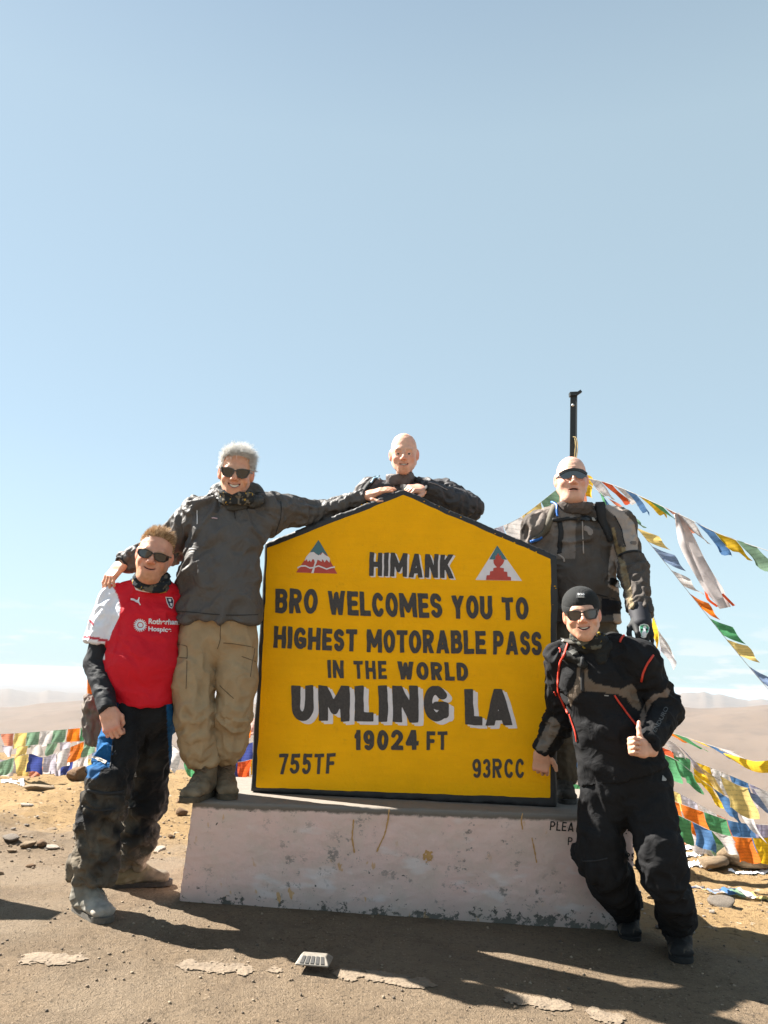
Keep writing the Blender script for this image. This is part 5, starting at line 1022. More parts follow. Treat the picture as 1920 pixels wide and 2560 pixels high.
    jr = [('+', Cap(at(376, 1490, 4.10), ch, (.125, .085), (.165, .115)), 0), ('+', Cap(ch, be, (.168, .118), (.178, .15)), .03), ('+', Cap(be, hi+[0, 0, -.012], (.178, .15), (.160, .135), fb=True), .03), ('+', Cap(at(310, 1487, 4.09), shR, .07, .072), .04), ('+', Cap(shR, sl, .074, .088, fb=True), .02), ('+', Cap(at(410, 1483, 4.12), shL, .068, .070), .04), ('+', Cap(shL, shL+nrm(elL-shL)*.2, .072, .082, fb=True), .02), ('+', Cap(at(380, 1475, 4.09), at(381, 1455, 4.08), .088, .078, fb=True), .03)]
    c1 = lambda pts: crop(160, 1280, .2351, pts); rd = (.62, .006, .018)
    wh = (.78, .79, .84)
    slv = c1([(455, 745), (520, 800), (575, 900), (598, 1010), (585, 1120), (545, 1200), (505, 1290), (480, 1375), (330, 1380), (120, 1320), (190, 800), (380, 700)])
    def post2(V, N, C):
        q = V-shR; t = q@dn; m = (topx(V)[:, 0] < 262) & (t > -.02) & (t < .3); C[m] = wh; m2 = (q@dn > .2) & (q@dn < .213) & (C[:, 1] > .3); C[m2] = (.5, .03, .05); return C
    bn = [(ch, hi, .007, 15), (shR, sl, .010, 9)]
    o, bj, _, _ = cloth('jersey', jr, .006, bn, rd, root, softm, [(slv, wh)], 5, .004, post2)
    o2, bc, _, _ = cloth('collar', [('+', Ring(at(378, 1466, 4.07), (.10, -.25, 1), .082, .078, .010, tall=2.0), 0)], .004, [], (.75, .75, .78), root, softm, (), 1, .002)
    gaiter(root, at(379, 1452, 4.035), (.12, -.30, 1), .080, .076, [(.02, .025, .03), (.55, .36, .05), (.12, .11, .09)], 4, .06, .012, seed=2)
    patch_on('collar_tip', c1([(905, 825), (968, 825), (938, 862)]), bj, whitem, root, .004); line_on('collar_trim', c1([(665, 640), (720, 720), (790, 790)]), bj, .012, whitem, root, .004)
    patch_on('chest_logo', c1([(706, 918), (745, 925), (775, 940), (790, 935), (800, 905), (810, 908), (803, 945), (806, 965), (820, 990), (812, 995), (792, 972), (765, 965), (742, 950), (712, 942)]), bj, whitem, root, .004, .7)
    patch_on('sleeve_logo', c1([(270, 1140), (300, 1160), (318, 1178), (316, 1215), (306, 1205), (300, 1185), (275, 1165)]), bj, pmat('red_print', (.55, .03, .06), .6), root, .004, .7)
    patch_on('crest', c1([(1076, 900), (1145, 905), (1165, 940), (1158, 1000), (1142, 1032), (1112, 1015), (1090, 965)]), bj, whitem, root, .003, .8); patch_on('crest_field', c1([(1084, 908), (1142, 913), (1158, 942), (1150, 998), (1140, 1022), (1116, 1006), (1096, 960)]), bj, pmat('crest_navy', (.03, .02, .06), .6), root, .0045, .8)
    for q in (((1105, 920), (1135, 925), (1130, 960), (1108, 955)), ((1118, 970), (1145, 978), (1138, 1010), (1124, 1000))): patch_on('crest_emblem', c1(q), bj, whitem, root, .006, .7)
    cx, cy = c1([(812, 1205)])[0]
    P, Fc = fill2d(lambda X, Y: np.minimum(np.maximum(np.hypot(X-cx, Y-cy)-(14.5+3*np.sin(np.arctan2(Y-cy, X-cx)*20)), 8.2-np.hypot(X-cx, Y-cy)), np.hypot(X-cx, Y-cy)-6.2), cx-20, cy-20, cx+20, cy+20, .7); decal('sunflower_print', P, Fc, bj, whitem, root, .004)
    decal_text('Rotherham', c1([(897, 1185)])[0], 76, 12.5, 2.5, bj, whitem, root, 'sponsor_line', .03, .004); decal_text('Hospice', c1([(892, 1268)])[0], 57, 12.5, 2.5, bj, whitem, root, 'sponsor_line', .03, .004)
    # jacket hung behind the hips, orange lining showing
    jb = [('+', Cap(at(232, 1750, 4.36), at(232, 1850, 4.34), (.055, .04), (.05, .035)), 0), ('+', Cap(at(232, 1760, 4.36), at(330, 1765, 4.4), (.06, .04), (.06, .04)), .03)]
    cloth('hanging_jacket', jb, .006, [(at(232, 1740, 4.34), at(232, 1860, 4.34), .012, 20)], (.20, .17, .145), root, fabm, (), 4, .006)
    cloth('orange_lining', [('+', Cap(at(226, 1700, 4.34), at(232, 1738, 4.34), (.018, .015), (.03, .02)), 0)], .005, [], (.85, .22, .03), root, fabm, (), 4, .004)
person_red()
# ------------------------------------------------------------------ B: grey haired man in the grey anorak
def person_grey():
    sk = (.66, .35, .225); root = thing('person', 'grey haired smiling man in grey anorak and khaki trousers standing on the plinth', 'person', at(530, 1990, 4.15)*[1, 1, 0]+[0, 0, ZP])
    HM = rot(9, -13, 2); ho = at(590, 1184, 4.07); hs = 1.06
    V, F, C, ex = make_head(dict(skin=sk, seed=5, jaw=.97, smile=1.3, open=.0052, mw=.029, teeth=.0052, tz=.1, brow=(.4, .33, .27), nk=.95)); HN = vnormals(V, F)
    reg = lambda P: ((P[:, 2] > .060+.42*np.clip(-P[:, 1], 0, .1)) & (P[:, 1] > -.092)) | ((P[:, 1] > .012) & (P[:, 2] > -.030) & (np.abs(P[:, 0]) < .08)) | ((np.abs(P[:, 0]) > .06) & (P[:, 2] > .02) & (P[:, 1] > -.04) & (P[:, 2] < .08))
    hm_ = [pmat('silver_hair', (.86, .85, .82), .55, bump=0, var=.15), pmat('grey_hair', (.66, .64, .60), .55, bump=0), pmat('pale_hair', (.92, .91, .89), .55, bump=0)]
    cm = reg(V)*1.; C = C*(1-.8*cm[:, None])+np.array((.70, .67, .62))*.8*cm[:, None]
    hair(root, V, HN, HM, ho, hs, lambda P: reg(P)*1., 6500, lambda P: .018+.020*np.clip((P[:, 2]-.05)/.05, 0, 1), lambda P: np.stack([.35+0*P[:, 0], -.75+0*P[:, 0], -.1+0*P[:, 0]], 1), hm_, 2, .0014, .6, .35)
    put_glasses(root, 'wayfarer', HM, ho, hs, lensm, pmat('charcoal_frame', (.05, .05, .048), .4, var=0, bump=0))
    tv, tf = ex['teeth']; obj('teeth', place(tv, HM, ho, hs), tf, teethm, root)
    shR, shL = at(503, 1290, 4.18), at(672, 1276, 4.20); elR = at(420, 1368, 4.30); wrR = at(306, 1408, 4.10); elL = at(800, 1283, 4.42); wrL = at(912, 1240, 4.36)
    neck = at(598, 1262, 4.16); ch = at(566, 1345, 4.17); wa = at(548, 1450, 4.16); hi = at(544, 1560, 4.16); hipR, hipL = at(497, 1620, 4.16), at(592, 1620, 4.20)
    knR, knL = at(487, 1790, 4.09), at(583, 1780, 4.16); anR, anL = at(512, 1935, 4.13), at(563, 1912, 4.25); anR[2] = ZP+.10; anL[2] = ZP+.13
    hands = []; hv, hf, hc = make_hand(((25, 30, 15), (25, 35, 15), (22, 35, 18), (20, 40, 20)), TH_REST, -1, .14, skin=sk, scale=1.03); M = hand_frame(at(246, 1478, 4.02)-wrR, (-.35, -.75, .8)); hands.append((place(hv, M, wrR+M[:, 0]*.01), hf, hc))
    hv, hf, hc = make_hand((4, 10, 8), [(.012, .030, -.006), (.040, .056, -.020), (.068, .070, -.034), (.094, .070, -.040)], -1, .04, skin=sk, scale=1.0); M = hand_frame(at(995, 1214, 4.30)-wrL, (-.1, -.55, .9)); hands.append((place(hv, M, wrL+M[:, 0]*.01), hf, hc))
    body(root, [(place(V, HM, ho, hs), F, C)]+hands, [Cap(neck, ch, .06, (.13, .09)), Cap(ch, hi, (.15, .10), (.14, .10)), Cap(shR, elR, .04, .035), Cap(elR, wrR, .035, .028), Cap(shL, elL, .04, .035), Cap(elL, wrL, .035, .028), Cap(hipR, knR, .06, .05), Cap(knR, anR, .045, .04), Cap(hipL, knL, .06, .05), Cap(knL, anL, .045, .035), Cap(hi, hipR, .1, .06), Cap(hi, hipL, .1, .06)], sk)
    kh = (.36, .255, .145)
    tr = [('+', Cap(at(545, 1535, 4.17), at(544, 1600, 4.18), (.19, .12), (.208, .125)), 0)]+seg_chain([hipR+[0, 0, .03], at(479, 1700, 4.13), knR, at(495, 1870, 4.12), anR+[0, 0, .05]], [(.106, .115), (.104, .11), (.088, .095), (.077, .085), (.064, .075)], .03, flats=(0, 1))+seg_chain([hipL+[0, 0, .03], at(593, 1700, 4.17), knL, at(575, 1860, 4.2), anL+[0, 0, .05]], [(.104, .115), (.099, .105), (.085, .095), (.074, .085), (.058, .07)], .03, flats=(0, 1))
    for k_, (px, py, Y, w) in enumerate([(485, 1800, 4.1, .088), (492, 1846, 4.1, .085), (500, 1895, 4.12, .078), (575, 1822, 4.18, .083), (568, 1868, 4.2, .076)]): tr.append(('+', Ring(at(px, py, Y), (.3*(-1)**k_, .15, 1), w-.012, w-.008, .013, tall=1.2), .02))
    b3 = crop; c3 = lambda pts: crop(400, 1540, .217, pts)
    o, bt, _, _ = cloth('cargo_trousers', tr, .007, [(hipR, knR, .009, 12), (knR, anR, .017, 15), (hipL, knL, .009, 12), (knL, anL, .017, 15)], kh, root, fabm, (), 12, .005)
    for pts in ([(185, 320), (300, 345), (312, 370), (312, 480), (300, 488)], [(150, 462), (230, 478), (305, 485)], [(312, 480), (308, 640), (300, 840)], [(730, 310), (850, 320), (1000, 345), (1075, 360)], [(1090, 370), (1080, 450), (1065, 520), (1040, 700)], [(940, 465), (1010, 490), (1100, 525)], [(700, 90), (695, 200), (690, 290), (660, 380)], [(690, 800), (770, 880), (850, 950)]): line_on('seam', c3(pts), bt, .0035, tanseam, root, .0015)
    boot(root, anR, anR+[-.06, -.3, 0], .28, .053, (.15, .115, .075), (.09, .07, .045), .10, (.19, .15, .10), True, ZP, .052); boot(root, anL, anL+[.10, -.3, 0], .28, .053, (.15, .105, .065), (.08, .062, .04), .12, (.18, .135, .085), True, ZP, .052)
    gc = (.090, .082, .076)
    jk = [('+', Cap(at(590, 1290, 4.17), ch, (.155, .095), (.190, .125)), 0), ('+', Cap(ch, wa, (.192, .128), (.208, .135)), .03), ('+', Cap(wa, hi+[0, 0, -.0], (.208, .135), (.218, .14), fb=True), .03), ('+', Cap(at(545, 1275, 4.18), shR, .072, .088), .04), ('+', Cap(at(640, 1268, 4.19), shL, .066, .078), .04)]
    jk += seg_chain([shR, elR, wrR], [.098, (.082, .086), .048], .03, flats=(0, 1))+seg_chain([shL, elL, wrL], [(.080, .095), (.056, .062), .042], .03, flats=(0, 1))
    jk += [('+', Cap(at(640, 1330, 4.18), at(700, 1290, 4.24), (.07, .07), (.06, .06)), .05)]
    c2 = lambda pts: crop(400, 1080, .217, pts)
    o, bj, _, _ = cloth('anorak', jk, .0068, [(ch, hi, .016, 9), (shR, elR, .022, 14), (elR, wrR, .014, 24), (shL, elL, .013, 16), (elL, wrL, .009, 24)], gc, root, shellm, (), 21, .007)
    # hood folded behind the neck, standing collar
    hd = [('+', Ring(at(592, 1248, 4.17), (.05, -.30, 1), .115, .105, .024, tall=1.2), 0), ('+', Ring(at(596, 1226, 4.20), (.0, -.15, 1), .095, .092, .017, tall=1.8), .02), ('+', Cap(at(540, 1232, 4.22), at(640, 1228, 4.22), .035, .035), .03), ('+', Cap(at(520, 1262, 4.15), at(575, 1268, 4.06), .022, .018), .02), ('+', Cap(at(575, 1268, 4.06), at(650, 1252, 4.10), .018, .022), .02)]
    o2, bh, _, _ = cloth('hood', hd, .005, [(at(592, 1280, 4.17), at(592, 1200, 4.17), .009, 26)], (.052, .052, .05), root, shellm, (), 5, .006)
    gaiter(root, at(592, 1244, 4.09), (.0, -.35, 1), .082, .080, [(.03, .032, .033), (.50, .30, .05), (.16, .14, .11)], 4, .055, .012, seed=6)
    line_on('pocket_zip', c2([(595, 990), (625, 993), (662, 1000)]), bj, .007, pmat('pink_tab', (.6, .42, .44), .5), root); line_on('drawcord', c2([(428, 900), (432, 980), (430, 1065)]), bj, .005, whitem, root)
    line_on('front_seam', c2([(862, 840), (862, 880), (858, 940), (868, 1000)]), bj, .004, seamm, root); line_on('sleeve_seam', c2([(1390, 800), (1395, 900), (1385, 1000), (1350, 1110), (1330, 1180)]), bj, .004, seamm, root); line_on('hem_seam', c2([(205, 2060), (500, 2090), (800, 2110), (1125, 2105)]), bj, .004, seamm, root)
    V2, F2 = sdf([('+', Ring(wrR+(elR-wrR)*-.02, elR-wrR, .036, .036, .007, tall=1.6), 0)], .003); wt = obj('watch', V2, F2, blackc, root); V2, F2 = sdf([('+', Ring(wrL, elL-wrL, .034, .036, .005, tall=1.5), 0)], .003); obj('cuff', V2, F2, blackc, root)
person_grey()
# ------------------------------------------------------------------ C: bald man leaning over the top of the sign
def person_bald_top():
    sk = (.72, .40, .28); root = thing('person', 'bald man with a ginger goatee leaning on the peak of the yellow sign', 'person', at(1010, 1985, 4.72)*[1, 1, 0]+[0, 0, ZP])
    HM = rot(-3, -13, -2); ho = at(1010, 1136, 4.56); hs = 1.0
    V, F, C, ex = make_head(dict(skin=sk, seed=7, jaw=1.03, eyes=1, smile=.4, open=.002, mw=.025, teeth=.0028, tz=.5, beard=((.36, .19, .09), .75), goatee=1, brow=(.42, .26, .16), scalp=((.50, .33, .25), .2), nk=.92))
    tv, tf = ex['teeth']; obj('teeth', place(tv, HM, ho, hs), tf, teethm, root)
    for s in (-1, 1):
        e = place(np.array([[s*.0315, -.0805, .0012]]), HM, ho, hs)[0]; ic, fc = ICO3; Cc_ = np.tile((.62, .56, .52), (len(ic), 1)); fd = HM@np.array([0, -1, 0]); dd = ic@nrm(fd+np.array([0, 0, -.05])); Cc_[dd > .80] = (.16, .17, .15); Cc_[dd > .93] = (.01, .01, .01)
        obj('eye', ic*.0128*hs+e, fc, pmat('eye', attr=True, rough=.15, var=0, bump=0), root, True, Cc_)
    shR, shL = at(925, 1232, 4.66), at(1098, 1228, 4.66); elR = at(868, 1325, 4.60); wrR = at(960, 1300, 4.5); elL = at(1172, 1268, 4.56); wrL = at(1058, 1222, 4.43)
    neck = at(1012, 1195, 4.64); ch = at(1010, 1270, 4.66); hi = at(1010, 1500, 4.70)
    hands = []; hv, hf, hc = make_hand(((40, 55, 30), (42, 60, 30), (45, 60, 35), (48, 60, 35)), TH_REST, 1, .05, skin=sk, scale=1.0); M = hand_frame(at(1005, 1222, 4.33)-wrL, (.15, -.55, .8)); hands.append((place(hv, M, wrL+M[:, 0]*.005), hf, hc))
    knR, knL = at(985, 1760, 4.70), at(1045, 1760, 4.70); anR, anL = at(985, 1960, 4.75), at(1050, 1960, 4.75); anR[2] = anL[2] = ZP+.1
    body(root, [(place(V, HM, ho, hs), F, C)]+hands, [Cap(neck, ch, .055, (.13, .09)), Cap(ch, hi, (.15, .10), (.14, .10)), Cap(shR, elR, .04, .035), Cap(elR, wrR, .035, .028), Cap(shL, elL, .04, .035), Cap(elL, wrL, .035, .028), Cap(hi, knR, (.09, .08), .05), Cap(knR, anR, .045, .04), Cap(hi, knL, (.09, .08), .05), Cap(knL, anL, .045, .035)], sk)
    kn = (.10, .085, .08)
    jk = [('+', Cap(at(1010, 1238, 4.66), ch, (.145, .09), (.185, .12)), 0), ('+', Cap(ch, hi, (.19, .125), (.19, .13), fb=True), .03), ('+', Cap(at(965, 1222, 4.65), shR, .06, .078), .04), ('+', Cap(at(1055, 1220, 4.65), shL, .06, .074), .04)]
    jk += seg_chain([shR, elR, wrR], [.082, .075, .05], .03)+seg_chain([shL, elL, wrL+(wrL-elL)*-.02], [(.078, .082), (.078, .078), (.050, .052)], .03, flats=(0, 1))
    c = lambda pts: crop(840, 1050, .229, pts)
    o, bj, _, _ = cloth('jacket', jk, .0065, [(ch, hi, .008, 10), (shR, elR, .013, 15), (elR, wrR, .01, 20), (shL, elL, .012, 18), (elL, wrL, .011, 20)], (.050, .046, .047), root, shellm, [(c([(60, 860), (350, 612), (500, 600), (520, 640), (450, 700), (300, 720), (200, 790)]), kn)], 31, .005)
    cl = [('+', Ring(at(1000, 1198, 4.62), (-.12, -.25, 1), .076, .074, .010, tall=3.4), 0), ('-', Cap(at(1035, 1186, 4.52), at(1008, 1202, 4.50), .012, .010), .01)]
    cloth('collar', cl, .0045, [(at(1000, 1230, 4.6), at(1000, 1170, 4.6), .004, 20)], (.13, .105, .10), root, shellm, (), 3, .004)
    line_on('strap', c([(505, 615), (430, 640), (350, 720), (305, 790)]), bj, .034, blackc, root, .006, .006); line_on('drinking_tube', c([(500, 625), (425, 650), (385, 700)]), bj, .010, pmat('pale_blue_tube', (.25, .45, .6), .4), root, .014, .004)
    line_on('strap', c([(850, 640), (900, 670), (960, 690), (1000, 760)]), bj, .034, blackc, root, .006, .006); line_on('cuff_seam', c([(985, 690), (992, 740), (960, 800)]), bj, .006, pmat('cuff_edge', (.4, .34, .3), .7), root); line_on('sleeve_zip', c([(1010, 680), (1110, 712), (1215, 765)]), bj, .005, pmat('beige_zip', (.32, .27, .25), .7), root)
    line_on('front_zip', c([(600, 640), (610, 690), (640, 740)]), bj, .008, pmat('zip_tape', (.25, .21, .19), .6), root)
    tr = seg_chain([at(1010, 1480, 4.7), knR, anR], [(.12, .11), .09, .075], .03, flats=(0, 1))+seg_chain([at(1010, 1480, 4.7), knL, anL], [(.12, .11), .09, .075], .03, flats=(0, 1)); cloth('trousers', tr, .012, [(hi, knR, .01, 12), (knR, anR, .012, 15)], (.03, .03, .03), root, fabm)
    boot(root, anR, anR+[0, -.3, 0], z0=ZP, L_=.27); boot(root, anL, anL+[0.05, -.3, 0], z0=ZP, L_=.27)
person_bald_top()
# ------------------------------------------------------------------ D: bald man with the visor glasses, standing at the right end of the plinth
def person_visor():
    sk = (.72, .40, .29); root = thing('person', 'bald man in visor sunglasses and padded touring jacket standing right of the sign', 'person', at(1440, 1985, 4.48)*[1, 1, 0]+[0, 0, ZP])
    HM = rot(-8, -5, -1); ho = at(1429, 1200, 4.40); hs = 1.08
    V, F, C, ex = make_head(dict(skin=sk, seed=9, jaw=1.1, fat=1, smile=-.2, open=.002, mw=.020, scalp=((.36, .27, .22), .45), beard=((.36, .25, .2), .3), nk=1.12, brow=(.4, .28, .2)))
    put_glasses(root, 'visor', HM, ho, hs, pmat('visor_lens', (.02, .025, .04), .06, var=0, bump=0, spec=1), blklensm)
    shR, shL = at(1350, 1318, 4.47), at(1548, 1312, 4.46); elR = at(1330, 1430, 4.55); wrR = at(1350, 1540, 4.5); elL = at(1583, 1425, 4.34); wrL = at(1602, 1548, 4.10)
    neck = at(1440, 1268, 4.46); ch = at(1442, 1350, 4.48); wa = at(1445, 1450, 4.48); hi = at(1452, 1545, 4.48); hipR, hipL = at(1415, 1610, 4.47), at(1500, 1610, 4.47)
    knR, knL = at(1402, 1800, 4.44), at(1500, 1800, 4.44); anR, anL = at(1405, 1962, 4.50), at(1505, 1962, 4.55); anR[2] = anL[2] = ZP+.10
    hands = []; hv, hf, hc = make_hand((28, 30, 20), TH_REST, -1, .08, skin=(.014, .014, .015), scale=1.18); M = hand_frame((-.02, -.45, -.62), (.05, -1, .75)); hands.append((place(hv, M, wrL+M[:, 0]*.0), hf, hc))
    hv2, hf2, hc2 = make_hand((20, 30, 20), TH_REST, 1, .08, skin=sk); M2 = hand_frame((0, -.1, -1), (-1, 0, 0))
    body(root, [(place(V, HM, ho, hs), F, C), (place(hv2, M2, wrR), hf2, hc2)], [Cap(neck, ch, .06, (.13, .09)), Cap(ch, hi, (.15, .10), (.14, .10)), Cap(shR, elR, .04, .035), Cap(elR, wrR, .035, .028), Cap(shL, elL, .04, .035), Cap(elL, wrL, .035, .028), Cap(hipR, knR, .06, .05), Cap(knR, anR, .045, .04), Cap(hipL, knL, .06, .05), Cap(knL, anL, .045, .035), Cap(hi, hipR, .1, .06), Cap(hi, hipL, .1, .06)], sk)
    gv, gf, gcx = hands[0]; cf = [('+', Cap(wrL+(elL-wrL)*.20, wrL+M[:, 0]*.03, (.055, .055), (.050, .042), fa=True), 0)]; cv, cfc = sdf(cf, .004); gm = pmat('glove', attr=True, rough=.75, var=.2, bump=.3)
    J = join([(gv, gf, gcx), (cv, cfc, np.tile((.016, .016, .022), (len(cv), 1)))]); gl = obj('glove', J[0], J[1], gm, root, True, J[2]); bg_ = BVHTree.FromPolygons([tuple(v) for v in J[0]], J[1].tolist())
    c4 = lambda pts: crop(1280, 1100, .229, pts)
    sk_poly = c4([(1385, 2045), (1400, 2015), (1440, 2005), (1480, 2015), (1498, 2050), (1492, 2095), (1470, 2125), (1465, 2150), (1435, 2165), (1410, 2150), (1405, 2120), (1388, 2090)]); cxs, cys = np.mean(sk_poly, 0)
    inn = [((x-cxs)*.86+cxs, (y-cys)*.88+cys) for x, y in sk_poly]; gr = pmat('skull_green', (.10, .42, .24), .5, var=.05); o_ = []
    for nm, pl, mt, of in (('skull_patch', sk_poly, whitem, .004), ('skull_face', inn, gr, .006), ('skull_jaw', c4([(1428, 2030), (1450, 2020), (1465, 2040), (1456, 2090), (1466, 2118), (1455, 2148), (1436, 2156), (1418, 2142), (1412, 2112), (1428, 2085)]), whitem, .008), ('skull_eye', c4([(1402, 2072), (1420, 2068), (1426, 2085), (1414, 2098), (1400, 2090)]), blklensm, .009), ('skull_eye', c4([(1452, 2072), (1472, 2070), (1480, 2084), (1466, 2096), (1452, 2090)]), blklensm, .009)):
        q = patch_on(nm, pl, bg_, mt, root, of, .6)
    dk = (.088, .075, .066); tan = (.38, .315, .27); br = (.19, .16, .14)
    jk = [('+', Cap(at(1442, 1300, 4.47), ch, (.165, .10), (.205, .13)), 0), ('+', Cap(ch, wa, (.207, .132), (.205, .14)), .03), ('+', Cap(wa, hi+[0, 0, -.03], (.205, .14), (.225, .145), fb=True), .03), ('+', Cap(at(1395, 1298, 4.47), shR, .075, .092), .04), ('+', Cap(at(1500, 1292, 4.47), shL, .076, .090), .04)]
    jk += seg_chain([shR, elR, wrR], [.092, .08, .06], .03)+seg_chain([shL, elL, wrL+(elL-wrL)*.12], [(.088, .094), (.068, .078), (.058, .060)], .03, flats=(0, 1))
    P_ = [(c4([(110, 1050), (180, 860), (330, 720), (480, 680), (700, 840), (690, 1300), (300, 1300)]), br), (c4([(1010, 700), (1180, 740), (1330, 900), (1375, 1080), (1372, 1215), (1240, 1210), (1190, 960), (1120, 830), (1020, 740)]), tan),
          (c4([(1085, 960), (1120, 950), (1160, 1160), (1240, 1170), (1250, 1215), (1160, 1270), (1130, 1200)]), (.26, .19, .10)), (c4([(1100, 1130), (1145, 1280), (1150, 1400), (1130, 1520), (1050, 1540), (1060, 1300)]), tan), (c4([(1050, 1570), (1170, 1620), (1180, 1680), (1050, 1600)]), tan),
          (c4([(1160, 1270), (1230, 1320), (1290, 1560), (1330, 1800), (1320, 1940), (1280, 1930), (1270, 1800), (1200, 1500)]), (.27, .21, .13)), (c4([(980, 1720), (1180, 1760), (1215, 1890), (980, 1920)]), (.014, .014, .018)), (c4([(1100, 1900), (1240, 1900), (1270, 2010), (1120, 2010)]), tan)]
    o, bj, _, _ = cloth('touring_jacket', jk, .0068, [(ch, hi, .012, 12), (shR, elR, .014, 14), (elR, wrR, .012, 18), (shL, elL, .012, 15), (elL, wrL, .020, 19)], dk, root, fabm, P_, 44, .006)
    tr = [('+', Cap(at(1452, 1530, 4.48), at(1456, 1600, 4.48), (.19, .12), (.19, .125)), 0)]+seg_chain([hipR, knR, anR+[0, 0, -.02]], [(.105, .11), (.09, .095), (.07, .08)], .03, flats=(0, 1))+seg_chain([hipL, knL, anL+[0, 0, -.02]], [(.105, .11), (.09, .095), (.07, .08)], .03, flats=(0, 1))
    cloth('riding_trousers', tr, .009, [(hipR, knR, .012, 14), (knR, anR, .016, 17), (hipL, knL, .012, 14), (knL, anL, .016, 17)], (.11, .09, .065), root, fabm, (), 41, .005)
    boot(root, anR, anR+[-.02, -.3, 0], .28, .052, (.06, .05, .04), z0=ZP); boot(root, anL, anL+[.04, -.3, 0], .28, .052, (.06, .05, .04), z0=ZP)
    cl = [('+', Ring(at(1437, 1268, 4.43), (.02, -.28, 1), .090, .086, .012, tall=2.6), 0)]; o2, bc, _, _ = cloth('collar', cl, .0045, [(at(1437, 1290, 4.4), at(1437, 1230, 4.4), .006, 22)], (.085, .07, .062), root, fabm, [(c4([(600, 700), (640, 650), (800, 670), (780, 740), (620, 740)]), (.12, .095, .085))], 7, .004)
    BB = [bj, bc]
    line_on('backpack_strap', c4([(960, 660), (965, 760), (975, 860), (1010, 960), (1045, 1040), (1075, 1110)]), BB, .062, blackc, root, .008, .012, w2=.030); line_on('backpack_strap', c4([(470, 720), (420, 850), (380, 960), (320, 1030), (240, 1100)]), BB, .040, pmat('olive_strap', (.10, .085, .06), .8), root, .008, .008)
    line_on('chest_strap', c4([(440, 880), (560, 868), (700, 860), (830, 865), (925, 870)]), BB, .020, blackc, root, .010, .005); patch_on('buckle', c4([(700, 845), (820, 845), (825, 890), (705, 890)]), BB, blklensm, root, .018, .8); patch_on('buckle', c4([(860, 848), (900, 848), (900, 890), (860, 890)]), BB, greym, root, .017, .8)
    patch_on('hip_buckle', c4([(1055, 1500), (1180, 1545), (1178, 1625), (1060, 1580)]), BB, blklensm, root, .012, .8)
    line_on('drinking_tube', c4([(420, 705), (470, 715), (500, 770), (495, 850)]), BB, .011, bluem, root, .016, .006); line_on('drinking_tube', c4([(310, 1040), (260, 1080), (200, 1115)]), BB, .018, bluem, root, .014, .008)
    line_on('pocket_zip', c4([(768, 890), (772, 1000), (775, 1120), (780, 1240)]), BB, .007, pmat('beige_edge', (.36, .30, .26), .7), root); line_on('front_flap', c4([(520, 900), (535, 1000), (525, 1120), (520, 1240)]), BB, .030, blackc, root, .002, .002); line_on('strap_end', c4([(500, 1245), (560, 1290), (570, 1330)]), BB, .010, pmat('beige_edge2', (.36, .30, .26), .7), root)
    line_on('sleeve_seam', c4([(1120, 830), (1190, 960), (1215, 1080), (1240, 1165)]), BB, .006, blackc, root); line_on('cuff_band', c4([(1165, 1262), (1250, 1225), (1340, 1212), (1415, 1225)]), BB, .014, blackc, root); patch_on('round_badge', c4([(1285, 1120), (1300, 1105), (1350, 1105), (1358, 1130), (1345, 1145), (1300, 1142)]), BB, pmat('badge_outline', (.13, .11, .10), .7), root, .003, .6)
    patch_on('chest_emblem', c4([(780, 950), (800, 935), (840, 950), (880, 985), (882, 1020), (860, 1042), (835, 1035), (820, 1000), (785, 985)]), BB, pmat('pale_emblem', (.24, .20, .175), .7), root, .003, .8); line_on('hem_seam', c4([(700, 1640), (900, 1680), (1150, 1740)]), BB, .006, blackc, root)
    # backpack behind
    cloth('backpack', [('+', RBox(at(1448, 1400, 4.70), (.17, .09, .24), r=.06), 0)], .012, [], (.02, .02, .022), root, fabm, (), 3, .006)
person_visor()
